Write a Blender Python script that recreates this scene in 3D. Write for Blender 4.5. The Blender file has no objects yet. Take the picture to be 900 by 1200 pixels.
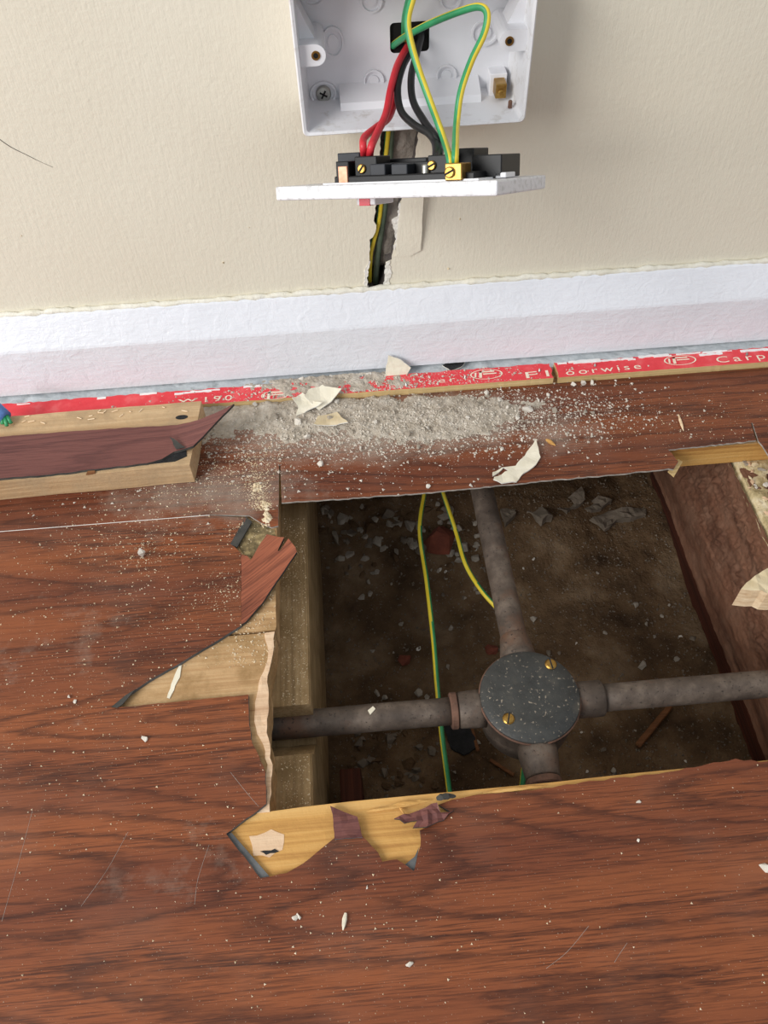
import bpy, bmesh, math, random
from mathutils import Vector, Matrix, noise
from mathutils.geometry import delaunay_2d_cdt

# ------------------------------------------------------------------ camera
scene = bpy.context.scene
FPX = 934.8
AX = (Vector((0.99652322, -0.07894806, 0.02662103)),     # world x, y, z written in image axes (right, down, forward)
      Vector((-0.07807404, -0.77333682, 0.62916977)),
      Vector((-0.02908471, -0.6290607, -0.77681189)))
CAM = Vector((0.0, -0.566, 0.48))
cd = bpy.data.cameras.new('camera')
cam = bpy.data.objects.new('camera', cd)
scene.collection.objects.link(cam)
cd.sensor_fit = 'VERTICAL'; cd.sensor_height = 36.0; cd.lens = FPX / 1200 * 36.0
cd.clip_start = 0.01; cd.clip_end = 50
m = Matrix.Identity(4)
for r in range(3):
    m[r][0] = AX[r][0]; m[r][1] = -AX[r][1]; m[r][2] = -AX[r][2]; m[r][3] = CAM[r]
cam.matrix_world = m
scene.camera = cam

# ------------------------------------------------------------------ light
world = bpy.data.worlds.new('world'); scene.world = world
world.use_nodes = True
bg = world.node_tree.nodes['Background']
bg.inputs[0].default_value = (0.90, 0.95, 1.0, 1); bg.inputs[1].default_value = 0.62
ld = bpy.data.lights.new('window_daylight', 'AREA')
ld.shape = 'RECTANGLE'; ld.size = 1.1; ld.size_y = 1.1; ld.energy = 46; ld.color = (1.0, 0.985, 0.955)
lo = bpy.data.objects.new('window_daylight', ld); scene.collection.objects.link(lo)
lo.location = (-1.55, -1.35, 1.15)
lo.rotation_euler = (Vector((0.05, -0.15, 0.05)) - lo.location).to_track_quat('-Z', 'Y').to_euler()
vs = scene.view_settings
vs.view_transform = 'Standard'; vs.look = 'None'; vs.gamma = 1.0; vs.use_curve_mapping = False
vs.exposure = 0.0

# ------------------------------------------------------------------ helpers
rng = random.Random(7)
COL = scene.collection
ORG = {}

def ray(px, py):
    c = Vector((px - 450.0, py - 600.0, FPX))
    return Vector((AX[0].dot(c), AX[1].dot(c), AX[2].dot(c)))
def atz(px, py, z=0.0):
    r = ray(px, py); return CAM + r * ((z - CAM.z) / r.z)
def aty(px, py, y):
    r = ray(px, py); return CAM + r * ((y - CAM.y) / r.y)
def atx(px, py, x):
    r = ray(px, py); return CAM + r * ((x - CAM.x) / r.x)
def atd(px, py, d):
    return CAM + ray(px, py) * (d / FPX)
def fl(pts, z=0.0):
    return [tuple(atz(x, y, z).xy) for x, y in pts]

def lin(c):
    return tuple(((v / 255) / 12.92 if v / 255 <= 0.04045 else (((v / 255) + 0.055) / 1.055) ** 2.4) for v in c) + (1.0,)

def empty(name, loc):
    o = bpy.data.objects.new(name, None); COL.objects.link(o)
    o.empty_display_size = 0.02
    o.location = loc; ORG[o.name] = Vector(loc)
    return o

def tag(o, label=None, cat=None, group=None, kind=None):
    if label: o['label'] = label
    if cat: o['category'] = cat
    if group: o['group'] = group
    if kind: o['kind'] = kind
    return o

def obj(name, data, mats, parent=None, smooth=False, keep=False):
    """data = (verts, faces, matidx or None), world coordinates"""
    V, F, MI = data
    V = [Vector(v) for v in V]
    if parent is not None:
        org = ORG[parent.name]
    elif keep:
        org = Vector((0, 0, 0))
    else:
        n = len(V)
        org = Vector((sum(v.x for v in V) / n, sum(v.y for v in V) / n, min(v.z for v in V)))
    me = bpy.data.meshes.new(name)
    me.from_pydata([v - org for v in V], [], F)
    if not isinstance(mats, (list, tuple)): mats = [mats]
    for mt in mats: me.materials.append(mt)
    if MI:
        for p, i in zip(me.polygons, MI): p.material_index = i
    if smooth:
        for p in me.polygons: p.use_smooth = True
    me.validate()
    o = bpy.data.objects.new(name, me); COL.objects.link(o)
    if parent is not None: o.parent = parent
    else: o.location = org
    ORG[o.name] = org
    return o

def join(*ds):
    V, F, M = [], [], []
    for d in ds:
        n = len(V); V += list(d[0]); F += [tuple(i + n for i in f) for f in d[1]]
        M += list(d[2]) if d[2] else [0] * len(d[1])
    return V, F, M

def from_bm(bm, mi=0):
    bm.verts.index_update()
    V = [v.co.copy() for v in bm.verts]; F = [tuple(v.index for v in f.verts) for f in bm.faces]
    bm.free()
    return V, F, [mi] * len(F)

def xf(d, M):
    return [M @ Vector(v) for v in d[0]], d[1], d[2]

def box(x0, x1, y0, y1, z0, z1, bev=0.0, seg=2, mi=0):
    bm = bmesh.new()
    bmesh.ops.create_cube(bm, size=1.0)
    for v in bm.verts:
        v.co = Vector(((x0 + x1) / 2 + v.co.x * (x1 - x0), (y0 + y1) / 2 + v.co.y * (y1 - y0), (z0 + z1) / 2 + v.co.z * (z1 - z0)))
    if bev > 0:
        bmesh.ops.bevel(bm, geom=bm.edges[:], offset=bev, segments=seg, affect='EDGES', profile=0.5)
    return from_bm(bm, mi)

def inside(p, poly):
    x, y = p; c = False; j = len(poly) - 1
    for i in range(len(poly)):
        xi, yi = poly[i]; xj, yj = poly[j]
        if (yi > y) != (yj > y) and x < (xj - xi) * (y - yi) / (yj - yi) + xi: c = not c
        j = i
    return c

def rough(poly, step, amp, seed=0, closed=True):
    rr = random.Random(seed); out = []
    n = len(poly)
    for i in range(n if closed else n - 1):
        a = Vector(poly[i]); b = Vector(poly[(i + 1) % n]); L = (b - a).length
        k = max(1, int(L / step)); out.append(tuple(a))
        if L < 1e-9: continue
        nrm = Vector((-(b - a).y, (b - a).x)) / L
        for q in range(1, k):
            out.append(tuple(a.lerp(b, q / k) + nrm * rr.uniform(-amp, amp)))
    if not closed: out.append(tuple(poly[-1]))
    return out

def sheet(outer, holes=(), thick=0.002, mp=None, zf=None, res=None, bottom=True, mi=(0, 1)):
    """filled outline with real thickness; mp(a, b, h) -> world; zf(a, b) -> relief of the upper face"""
    mp = mp or (lambda a, b, h: Vector((a, b, h)))
    zf = zf or (lambda a, b: 0.0)
    P = []; E = []
    for loop in [outer] + list(holes):
        s = len(P); P += [Vector((a, b)) for a, b in loop]
        E += [(s + i, s + (i + 1) % len(loop)) for i in range(len(loop))]
    if res:
        xs = [p[0] for p in outer]; ys = [p[1] for p in outer]
        a = min(xs) + res / 2
        while a < max(xs):
            b = min(ys) + res / 2
            while b < max(ys):
                if inside((a, b), outer) and not any(inside((a, b), h) for h in holes):
                    P.append(Vector((a + rng.uniform(-.2, .2) * res, b + rng.uniform(-.2, .2) * res)))
                b += res
            a += res
    r = delaunay_2d_cdt(P, E, [], 0, 1e-7)
    pv = r[0]; T = []
    for t in r[2]:
        c = ((pv[t[0]].x + pv[t[1]].x + pv[t[2]].x) / 3, (pv[t[0]].y + pv[t[1]].y + pv[t[2]].y) / 3)
        if inside(c, outer) and not any(inside(c, h) for h in holes):
            a, b, d = pv[t[0]], pv[t[1]], pv[t[2]]
            T.append(tuple(t) if (b - a).cross(d - a) > 0 else (t[0], t[2], t[1]))
    n = len(pv)
    V = [mp(p.x, p.y, zf(p.x, p.y)) for p in pv] + [mp(p.x, p.y, zf(p.x, p.y) - thick) for p in pv]
    F = list(T); M = [mi[0]] * len(T)
    cnt = {}
    for t in T:
        for i in range(3):
            e = (t[i], t[(i + 1) % 3]); k = (min(e), max(e)); cnt.setdefault(k, []).append(e)
    if bottom:
        F += [(t[2] + n, t[1] + n, t[0] + n) for t in T]; M += [mi[1]] * len(T)
    for k, es in cnt.items():
        if len(es) == 1:
            a, b = es[0]; F.append((b, a, a + n, b + n)); M.append(mi[1])
    return V, F, M

def smooth_path(pts, n=8):
    P = [Vector(p) for p in pts]
    P = [P[0] * 2 - P[1]] + P + [P[-1] * 2 - P[-2]]
    out = []
    for i in range(1, len(P) - 2):
        for k in range(n):
            t = k / n; t2 = t * t; t3 = t2 * t
            out.append(0.5 * ((2 * P[i]) + (P[i + 1] - P[i - 1]) * t + (2 * P[i - 1] - 5 * P[i] + 4 * P[i + 1] - P[i + 2]) * t2 + (3 * P[i] - P[i - 1] - 3 * P[i + 1] + P[i + 2]) * t3))
    out.append(P[-2]); return out

def tube(path, rad, seg=14, mfun=None, caps=True, jit=0.0):
    """rad: number or list; mfun(i, k) -> material index of face k of ring i"""
    n = len(path); V = []; F = []; M = []
    up = Vector((0.13, 0.31, 0.94)); T0 = None
    for i, p in enumerate(path):
        t = (path[min(i + 1, n - 1)] - path[max(i - 1, 0)]).normalized()
        if T0 is None:
            a = t.cross(up)
            if a.length < 1e-3: a = t.cross(Vector((1, 0, 0)))
            a.normalize()
        else:
            a = (a - t * a.dot(t)).normalized()
        T0 = t; b = t.cross(a)
        r = rad[i] if isinstance(rad, (list, tuple)) else rad
        for k in range(seg):
            an = 2 * math.pi * k / seg
            rr = r * (1 + (rng.uniform(-jit, jit) if jit else 0))
            V.append(p + (a * math.cos(an) + b * math.sin(an)) * rr)
    for i in range(n - 1):
        for k in range(seg):
            F.append((i * seg + k, i * seg + (k + 1) % seg, (i + 1) * seg + (k + 1) % seg, (i + 1) * seg + k))
            M.append(mfun(i, k) if mfun else 0)
    if caps:
        F.append(tuple(reversed(range(seg)))); M.append(0)
        F.append(tuple(range((n - 1) * seg, n * seg))); M.append(0)
    return V, F, M

def lathe(prof, c, axis, seg=40, mi=0, caps=True):
    """prof: list of (radius, height along axis)"""
    ax = Vector(axis).normalized()
    a = ax.orthogonal().normalized(); b = ax.cross(a); c = Vector(c)
    V = []; F = []
    for r, h in prof:
        for k in range(seg):
            an = 2 * math.pi * k / seg
            V.append(c + ax * h + (a * math.cos(an) + b * math.sin(an)) * r)
    for i in range(len(prof) - 1):
        for k in range(seg):
            F.append((i * seg + k, i * seg + (k + 1) % seg, (i + 1) * seg + (k + 1) % seg, (i + 1) * seg + k))
    if caps:
        F.append(tuple(reversed(range(seg)))); F.append(tuple(range((len(prof) - 1) * seg, len(prof) * seg)))
    return V, F, [mi] * len(F)

def rock(c, sx, sy, sz, seed, n=16):
    rr = random.Random(seed); bm = bmesh.new()
    for _ in range(n):
        v = Vector((rr.gauss(0, 1), rr.gauss(0, 1), rr.gauss(0, 1))).normalized() * rr.uniform(0.8, 1.0)
        bm.verts.new((v.x * sx, v.y * sy, v.z * sz))
    bmesh.ops.convex_hull(bm, input=bm.verts[:])
    for v in [v for v in bm.verts if not v.link_faces]: bm.verts.remove(v)
    bmesh.ops.recalc_face_normals(bm, faces=bm.faces[:])
    d = from_bm(bm)
    mz = min(v.z for v in d[0]); a = rr.uniform(0, 6.28)
    R = Matrix.Rotation(a, 4, 'Z')
    return [Vector(c) + R @ (v - Vector((0, 0, mz))) for v in d[0]], d[1], d[2]

def fbm(x, y, z=0.0, o=4):
    return noise.fractal(Vector((x, y, z)), 1.0, 2.0, o)

# ------------------------------------------------------------------ materials
def nt(name):
    mt = bpy.data.materials.new(name); mt.use_nodes = True
    t = mt.node_tree; return mt, t, t.nodes['Principled BSDF']
def N(t, kind, **kw):
    n = t.nodes.new(kind)
    for k, v in kw.items():
        if k in n.inputs: n.inputs[k].default_value = v
        else: setattr(n, k, v)
    return n
def ramp(t, stops):
    r = t.nodes.new('ShaderNodeValToRGB')
    while len(r.color_ramp.elements) < len(stops): r.color_ramp.elements.new(0.5)
    for e, (p, c) in zip(r.color_ramp.elements, stops):
        e.position = p; e.color = c if len(c) == 4 else tuple(c) + (1,)
    return r
def coords(t, scale=(1, 1, 1), rot=(0, 0, 0)):
    tc = t.nodes.new('ShaderNodeTexCoord'); mp = t.nodes.new('ShaderNodeMapping')
    mp.inputs['Scale'].default_value = scale; mp.inputs['Rotation'].default_value = rot
    t.links.new(tc.outputs['Object'], mp.inputs['Vector']); return mp.outputs['Vector']
def mixc(t, fac, a, b, mode='MIX'):
    mx = t.nodes.new('ShaderNodeMix'); mx.data_type = 'RGBA'; mx.blend_type = mode
    for s, v in ((mx.inputs[0], fac), (mx.inputs[6], a), (mx.inputs[7], b)):
        if isinstance(v, (int, float)): s.default_value = v
        elif isinstance(v, tuple): s.default_value = v
        else: t.links.new(v, s)
    return mx.outputs[2]
def math_(t, op, a, b=0.0, c=None, clamp=False):
    n = t.nodes.new('ShaderNodeMath'); n.operation = op; n.use_clamp = clamp
    for s, v in zip(n.inputs, (a, b, c)):
        if v is None: continue
        if isinstance(v, (int, float)): s.default_value = v
        else: t.links.new(v, s)
    return n.outputs[0]
def noise_(t, vec, scale=1.0, detail=3.0, rough=0.55, dist=0.0):
    n = N(t, 'ShaderNodeTexNoise', Scale=scale, Detail=detail, Roughness=rough, Distortion=dist)
    t.links.new(vec, n.inputs['Vector']); return n.outputs['Fac']
def bump(t, bs, h, strength=0.3, dist=0.001):
    b = N(t, 'ShaderNodeBump', Strength=strength, Distance=dist)
    t.links.new(h, b.inputs['Height']); t.links.new(b.outputs[0], bs.inputs['Normal']); return b

def mottled(name, c1, c2, scale=60, rough=0.6, bs=0.3, bscale=300, bd=0.0005, metal=0.0, c3=None, lo_=0.35, hi_=0.65, stretch=(1, 1, 1), spec=0.5, detail=5):
    mt, t, b = nt(name)
    v = coords(t, stretch)
    n = noise_(t, v, scale, detail, 0.6)
    st = [(lo_, lin(c1)), (hi_, lin(c2))]
    if c3: st = [(lo_, lin(c1)), ((lo_ + hi_) / 2, lin(c2)), (hi_, lin(c3))]
    r = ramp(t, st); t.links.new(n, r.inputs[0]); t.links.new(r.outputs[0], b.inputs['Base Color'])
    b.inputs['Roughness'].default_value = rough; b.inputs['Metallic'].default_value = metal
    b.inputs['Specular IOR Level'].default_value = spec
    if bs: bump(t, b, noise_(t, v, bscale, 4, 0.6), bs, bd)
    return mt

def plain(name, c, rough=0.5, metal=0.0, spec=0.5):
    return mottled(name, c, tuple(min(255, int(v * 1.06 + 2)) for v in c), 120, rough, 0.06, 500, 0.0003, metal, spec=spec)

def vinyl(name, rot=0.0, light=lin((140, 79, 47)), mid=lin((112, 60, 39)), dark=lin((46, 22, 18)), dusty=True, off=0.0):
    mt, t, b = nt(name)
    base = coords(t, (1, 1, 1), (0, 0, rot))
    def mapped(sx, sy, o=0.0):
        mp = t.nodes.new('ShaderNodeMapping'); mp.inputs['Scale'].default_value = (sx, sy, 1); mp.inputs['Location'].default_value = (o + off, o * .7, o)
        t.links.new(base, mp.inputs['Vector']); return mp.outputs[0]
    rings = noise_(t, mapped(1.45, 12, 3.1), 1.0, 1.2, 0.4, 0.2)
    wob = noise_(t, mapped(30, 240, 1.0), 1.0, 3, 0.65)
    ph = math_(t, 'ADD', math_(t, 'MULTIPLY', rings, 19.0), math_(t, 'MULTIPLY', wob, 0.85))
    pp = math_(t, 'FRACT', ph)
    rr_ = ramp(t, [(0.0, (.25, .25, .25)), (0.12, (0, 0, 0)), (0.62, (.06, .06, .06)), (0.90, (1, 1, 1)), (1.0, (.25, .25, .25))])
    t.links.new(pp, rr_.inputs[0])
    fine = noise_(t, mapped(26, 820, 5.0), 1.0, 3, 0.7)
    pore = ramp(t, [(0.47, (0, 0, 0)), (0.60, (1, 1, 1))]); t.links.new(fine, pore.inputs[0])
    dens = noise_(t, mapped(5, 34, 4.0), 1.0, 2, 0.5)
    dn = ramp(t, [(0.35, (.25, .25, .25)), (0.62, (1, 1, 1))]); t.links.new(dens, dn.inputs[0])
    pored = math_(t, 'MULTIPLY', pore.outputs[0], dn.outputs[0])
    broad = noise_(t, mapped(2.6, 20, 9.0), 1.0, 3, 0.5)
    br = ramp(t, [(0.36, mid), (0.62, light)]); t.links.new(broad, br.inputs[0])
    c = mixc(t, math_(t, 'MULTIPLY', rr_.outputs[0], 0.6), br.outputs[0], dark)
    c = mixc(t, math_(t, 'MULTIPLY', pored, 0.72), c, dark)
    wood = c
    if dusty:
        # plaster dust trodden into the print, thickest round the heap by the wall
        tc = t.nodes.new('ShaderNodeTexCoord'); sp = t.nodes.new('ShaderNodeSeparateXYZ'); t.links.new(tc.outputs['Object'], sp.inputs[0])
        masks = []
        for cx, cy, rx, ry, k in ((0.02, -0.085, 0.20, 0.055, 1.0), (-0.12, -0.145, 0.13, 0.05, 0.62), (0.16, -0.105, 0.09, 0.05, 0.45), (-0.22, -0.27, 0.12, 0.08, 0.2), (-0.12, -0.43, .05, .05, .25)):
            dx = math_(t, 'DIVIDE', math_(t, 'SUBTRACT', sp.outputs[0], cx), rx); dy = math_(t, 'DIVIDE', math_(t, 'SUBTRACT', sp.outputs[1], cy), ry)
            d = math_(t, 'SQRT', math_(t, 'ADD', math_(t, 'MULTIPLY', dx, dx), math_(t, 'MULTIPLY', dy, dy)))
            masks.append(math_(t, 'MULTIPLY', math_(t, 'SUBTRACT', 1.0, d, clamp=True), k))
        mk = masks[0]
        for q in masks[1:]: mk = math_(t, 'MAXIMUM', mk, q)
        n1 = noise_(t, tc.outputs['Object'], 34, 6, 0.7)
        sm = math_(t, 'MULTIPLY', math_(t, 'SUBTRACT', math_(t, 'ADD', mk, math_(t, 'MULTIPLY', n1, 1.1)), 0.72, clamp=True), 1.5, clamp=True)
        sm = math_(t, 'MULTIPLY', sm, 0.75)
        n2 = noise_(t, tc.outputs['Object'], 900, 2, 0.5)
        sp2 = ramp(t, [(0.69, (0, 0, 0)), (0.74, (1, 1, 1))]); t.links.new(n2, sp2.inputs[0])
        n3 = noise_(t, tc.outputs['Object'], 14, 4, 0.6)
        wide = ramp(t, [(0.5, (0, 0, 0)), (0.75, (.22, .22, .22))]); t.links.new(n3, wide.inputs[0])
        c = mixc(t, math_(t, 'MULTIPLY', wide.outputs[0], 0.5), c, lin((150, 125, 112)))
        c = mixc(t, math_(t, 'MULTIPLY', sp2.outputs[0], 0.45), c, lin((205, 185, 165)))
        c = mixc(t, sm, c, lin((172, 158, 144)))
    t.links.new(c, b.inputs['Base Color'])
    rg = math_(t, 'ADD', math_(t, 'MULTIPLY', fine, 0.2), 0.38); t.links.new(rg, b.inputs['Roughness'])
    b.inputs['Specular IOR Level'].default_value = 0.3
    bump(t, b, fine, 0.28, 0.0006)
    return mt

def timber(name, light, mid, dark, along='x', rough=0.75, bs=0.5, dirt=None, fine=420, rot=0.0):
    mt, t, b = nt(name)
    sc = {'x': (9, fine, fine), 'y': (fine, 9, fine), 'z': (fine, fine, 9)}[along]
    sb = {'x': (2, 38, 38), 'y': (38, 2, 38), 'z': (38, 38, 2)}[along]
    v1 = coords(t, sc, (0, 0, rot)); v2 = coords(t, sb, (0, 0, rot)); v3 = coords(t)
    f = noise_(t, v1, 1.0, 4, 0.65); g = noise_(t, v2, 1.0, 3, 0.5, 0.4)
    r = ramp(t, [(0.32, lin(dark)), (0.5, lin(mid)), (0.68, lin(light))])
    t.links.new(math_(t, 'ADD', math_(t, 'MULTIPLY', f, 0.5), math_(t, 'MULTIPLY', g, 0.5)), r.inputs[0])
    c = r.outputs[0]
    if dirt:
        d = ramp(t, [(0.42, (0, 0, 0)), (0.66, (.85, .85, .85))]); t.links.new(noise_(t, v3, 45, 5, 0.65), d.inputs[0])
        c = mixc(t, d.outputs[0], c, lin(dirt))
    t.links.new(c, b.inputs['Base Color']); b.inputs['Roughness'].default_value = rough
    b.inputs['Specular IOR Level'].default_value = 0.25
    bump(t, b, math_(t, 'ADD', f, math_(t, 'MULTIPLY', noise_(t, v3, 260, 4, 0.6), 0.8)), bs, 0.001)
    return mt

M_vinyl = vinyl('vinyl_print')
M_flap = vinyl('vinyl_print_flap', rot=math.radians(-38), light=lin((164, 96, 70)), mid=lin((142, 80, 58)), dark=lin((78, 38, 30)), dusty=False, off=2.0)
M_pvinyl = vinyl('vinyl_print_offcut', light=lin((124, 78, 72)), mid=lin((108, 66, 62)), dark=lin((80, 46, 46)), dusty=False, off=5.0)
M_back = mottled('vinyl_backing', (74, 76, 78), (104, 106, 108), 80, 0.8, 0.2, 600)
M_lip = mottled('vinyl_cut_edge', (140, 132, 124), (178, 170, 162), 200, 0.8, 0)
M_backdark = mottled('vinyl_backing_dark', (48, 48, 46), (72, 70, 66), 80, 0.85, 0.3, 500)

def wall_paint():
    mt, t, b = nt('cream_wallpaper')
    v = coords(t); n = noise_(t, v, 7, 3, 0.5)
    r = ramp(t, [(0.3, lin((222, 215, 197))), (0.7, lin((228, 222, 205)))]); t.links.new(n, r.inputs[0])
    t.links.new(r.outputs[0], b.inputs['Base Color']); b.inputs['Roughness'].default_value = 0.62; b.inputs['Specular IOR Level'].default_value = 0.3
    vs_ = coords(t, (420, 420, 60))
    h = math_(t, 'ADD', noise_(t, vs_, 1.0, 3, 0.6), math_(t, 'MULTIPLY', noise_(t, v, 210, 5, 0.6), 1.5))
    bump(t, b, h, 0.34, 0.0009)
    return mt
M_wall = wall_paint()
M_gloss = mottled('white_gloss_paint', (224, 226, 233), (232, 234, 241), 9, 0.3, 0.5, 130, 0.0014)
def gloss_bump():
    t = M_gloss.node_tree; b = t.nodes['Principled BSDF']
    v = coords(t); w = coords(t, (70, 200, 300))
    h = math_(t, 'ADD', math_(t, 'MULTIPLY', noise_(t, v, 75, 5, 0.62, 1.2), 1.2), math_(t, 'MULTIPLY', noise_(t, w, 1.0, 3, 0.6), .7))
    bump(t, b, h, 0.36, 0.0022); b.inputs['Specular IOR Level'].default_value = 0.35
gloss_bump()
M_caulk = mottled('cream_caulk', (222, 217, 200), (234, 231, 220), 60, 0.6, 0.8, 260, 0.0012)
M_mortar = mottled('grey_mortar', (122, 114, 104), (158, 150, 141), 60, 0.95, 0.9, 190, 0.002)
M_mortar_d = mottled('dark_mortar', (58, 52, 48), (104, 96, 92), 50, 0.95, 0.9, 170, 0.002)
M_plaster = mottled('torn_plaster', (214, 210, 200), (240, 238, 232), 90, 0.9, 0.6, 240, 0.001)
M_upvc = mottled('white_plastic', (222, 222, 226), (230, 230, 234), 14, 0.36, 0.05, 400, 0.0003)
M_upvc_d = mottled('white_plastic_scuffed', (205, 202, 200), (228, 228, 231), 120, 0.45, 0.1, 400, 0.0004, lo_=.3, hi_=.45)
M_scuff = mottled('scuffed_white_plastic', (206, 206, 208), (232, 232, 236), 260, 0.4, 0.5, 340, 0.0005, lo_=.36, hi_=.5, detail=3)
M_black = mottled('black_plastic', (15, 15, 17), (24, 24, 27), 30, 0.42, 0.06, 700, 0.0003, spec=.3)
M_blackgrey = mottled('grey_black_plastic', (38, 40, 46), (50, 52, 58), 30, 0.45, 0.06, 700, 0.0003, spec=.3)
M_openshade = plain('dark_opening', (16, 14, 13), 0.95)  # near-black painted in for the shade inside the back box holes
M_brass = mottled('brass', (150, 116, 58), (186, 150, 84), 200, 0.38, 0.1, 900, 0.0002, metal=1.0)
M_copper = mottled('copper', (196, 134, 104), (218, 166, 138), 160, 0.4, 0.1, 900, 0.0002, metal=0.4)
M_steel = mottled('zinc_screw', (150, 150, 144), (186, 186, 180), 200, 0.35, 0.1, 900, 0.0002, metal=0.9)
M_red = mottled('red_sheath', (196, 40, 52), (208, 52, 62), 60, 0.42, 0.05, 500, 0.0002)
M_blk = mottled('black_sheath', (20, 21, 23), (32, 33, 35), 60, 0.4, 0.05, 500, 0.0002)
M_grn = mottled('green_sheath', (44, 138, 88), (58, 152, 100), 60, 0.4, 0.05, 500, 0.0002)
M_yel = mottled('yellow_sheath', (222, 196, 44), (232, 208, 70), 60, 0.4, 0.05, 500, 0.0002)
M_grn_d = mottled('dusty_green_sheath', (66, 84, 64), (96, 108, 92), 90, 0.7, 0.2, 500, 0.0003)
M_blue = mottled('blue_sleeve', (74, 112, 176), (96, 134, 196), 90, 0.5, 0.2, 500, 0.0003)
M_neon = plain('red_switch', (200, 22, 52), 0.3)
M_ply = timber('plywood_edge', (226, 200, 150), (206, 176, 124), (170, 136, 90), 'x', fine=700)
M_gripred = mottled('red_print', (222, 48, 58), (232, 66, 74), 70, 0.55, 0.3, 320, 0.0005, c3=(238, 112, 112), lo_=.3, hi_=.78)
M_print = mottled('cream_print', (240, 222, 196), (248, 236, 216), 300, 0.6, 0)
M_paintdrip = mottled('white_paint_smears', (234, 232, 230), (246, 244, 242), 80, 0.5, 0.6, 260, 0.0008)
M_greyedge = mottled('grey_painted_edge', (196, 203, 207), (222, 227, 230), 70, 0.7, 0.6, 160, 0.001, c3=(160, 165, 168), lo_=.3, hi_=.75)
M_board = timber('pale_floorboard', (214, 184, 142), (186, 150, 108), (136, 98, 64), 'x', dirt=(150, 118, 78))
M_board_raw = timber('raw_broken_pine', (232, 206, 176), (216, 184, 152), (184, 146, 114), 'x')
M_golden = timber('golden_pine', (224, 184, 120), (202, 154, 88), (152, 104, 54), 'x', rough=0.5, fine=300)
M_plank = timber('offcut_pine', (208, 180, 142), (186, 154, 116), (142, 108, 74), 'x', dirt=(172, 146, 114))
M_splint = timber('fresh_splinter', (246, 226, 196), (232, 204, 168), (196, 158, 118), 'x')
M_joistL = timber('left_joist_pine', (186, 160, 122), (160, 134, 98), (112, 90, 62), 'y', dirt=(124, 100, 66))
M_joistR = timber('brown_joist', (142, 102, 80), (112, 76, 58), (64, 40, 30), 'y', bs=0.9, fine=120, dirt=(124, 92, 74))
M_joistTop = mottled('chipped_joist_top', (150, 132, 92), (200, 182, 140), 90, 0.9, 0.9, 120, 0.002, c3=(226, 212, 182), lo_=.32, hi_=.68)
M_sleeper = timber('damp_timber', (98, 52, 34), (72, 36, 24), (40, 20, 14), 'y')
M_soil = mottled('brown_soil', (66, 50, 36), (102, 80, 58), 22, 0.97, 0.9, 240, 0.003, c3=(134, 112, 88), lo_=.3, hi_=.72, spec=.15)
M_stone = mottled('grey_rubble', (140, 130, 117), (178, 168, 154), 60, 0.95, 0.7, 200, 0.001)
M_stone_d = mottled('dull_rubble', (98, 87, 75), (134, 121, 106), 60, 0.95, 0.7, 200, 0.001)
M_white = mottled('plaster_lump', (200, 192, 180), (228, 222, 212), 90, 0.95, 0.6, 300, 0.0008)
M_dirt = mottled('sawdusty_dirt', (84, 74, 50), (124, 108, 76), 150, 0.95, 0.9, 300, 0.001, c3=(176, 156, 112), lo_=.34, hi_=.68)
M_brick = mottled('brick_fragment', (104, 52, 37), (134, 70, 50), 60, 0.95, 0.7, 200, 0.001)
M_cream = mottled('cream_flake', (226, 218, 196), (236, 229, 210), 70, 0.7, 0.4, 300, 0.0006)
M_tanflake = mottled('tan_flake', (206, 186, 148), (222, 206, 174), 70, 0.8, 0.4, 300, 0.0006)
M_dust = mottled('grey_plaster_dust', (168, 156, 140), (188, 177, 162), 110, 0.98, 0.9, 520, 0.0015, c3=(208, 199, 186), lo_=.3, hi_=.7, spec=.1)
M_grain = mottled('plaster_grain', (176, 165, 150), (222, 214, 202), 150, 0.95, 0, spec=.1)
M_saw = mottled('sawdust_grain', (206, 184, 148), (234, 220, 194), 150, 0.95, 0, spec=.1)
def old_metal(name, a, b_, c_, rust, spk, rough=0.62):
    mt, t, b = nt(name); v = coords(t)
    r = ramp(t, [(0.3, lin(a)), (0.5, lin(b_)), (0.72, lin(c_))]); t.links.new(noise_(t, v, 48, 6, 0.65), r.inputs[0])
    k = ramp(t, [(0.54, (0, 0, 0)), (0.68, (.8, .8, .8))]); t.links.new(noise_(t, v, 26, 5, 0.65), k.inputs[0])
    c = mixc(t, k.outputs[0], r.outputs[0], lin(rust))
    k2 = ramp(t, [(0.62, (0, 0, 0)), (0.68, (.85, .85, .85))]); t.links.new(noise_(t, v, 420, 3, 0.6), k2.inputs[0])
    c = mixc(t, k2.outputs[0], c, lin(spk))
    t.links.new(c, b.inputs['Base Color']); b.inputs['Roughness'].default_value = rough; b.inputs['Metallic'].default_value = 0.12
    bump(t, b, math_(t, 'ADD', noise_(t, v, 230, 5, 0.65), k2.outputs[0]), 0.5, 0.0008)
    return mt
M_iron = old_metal('old_conduit', (62, 52, 45), (88, 76, 67), (124, 110, 98), (108, 78, 60), (50, 42, 37))
M_lid = old_metal('black_iron_lid', (42, 43, 43), (58, 59, 58), (76, 76, 73), (92, 86, 76), (158, 146, 130), 0.5)
M_rust = mottled('rusty_rim', (78, 54, 43), (116, 84, 68), 90, 0.8, 0.6, 300, 0.0008)
M_felt_shade = mottled('felt_and_shade_black', (22, 22, 23), (40, 40, 42), 140, 0.9, 0.8, 400, 0.001)  # felt black, also painted on for shade in recesses and the plank gap
M_peg = timber('brown_stick', (150, 104, 66), (120, 78, 48), (80, 50, 30), 'x')

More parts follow.
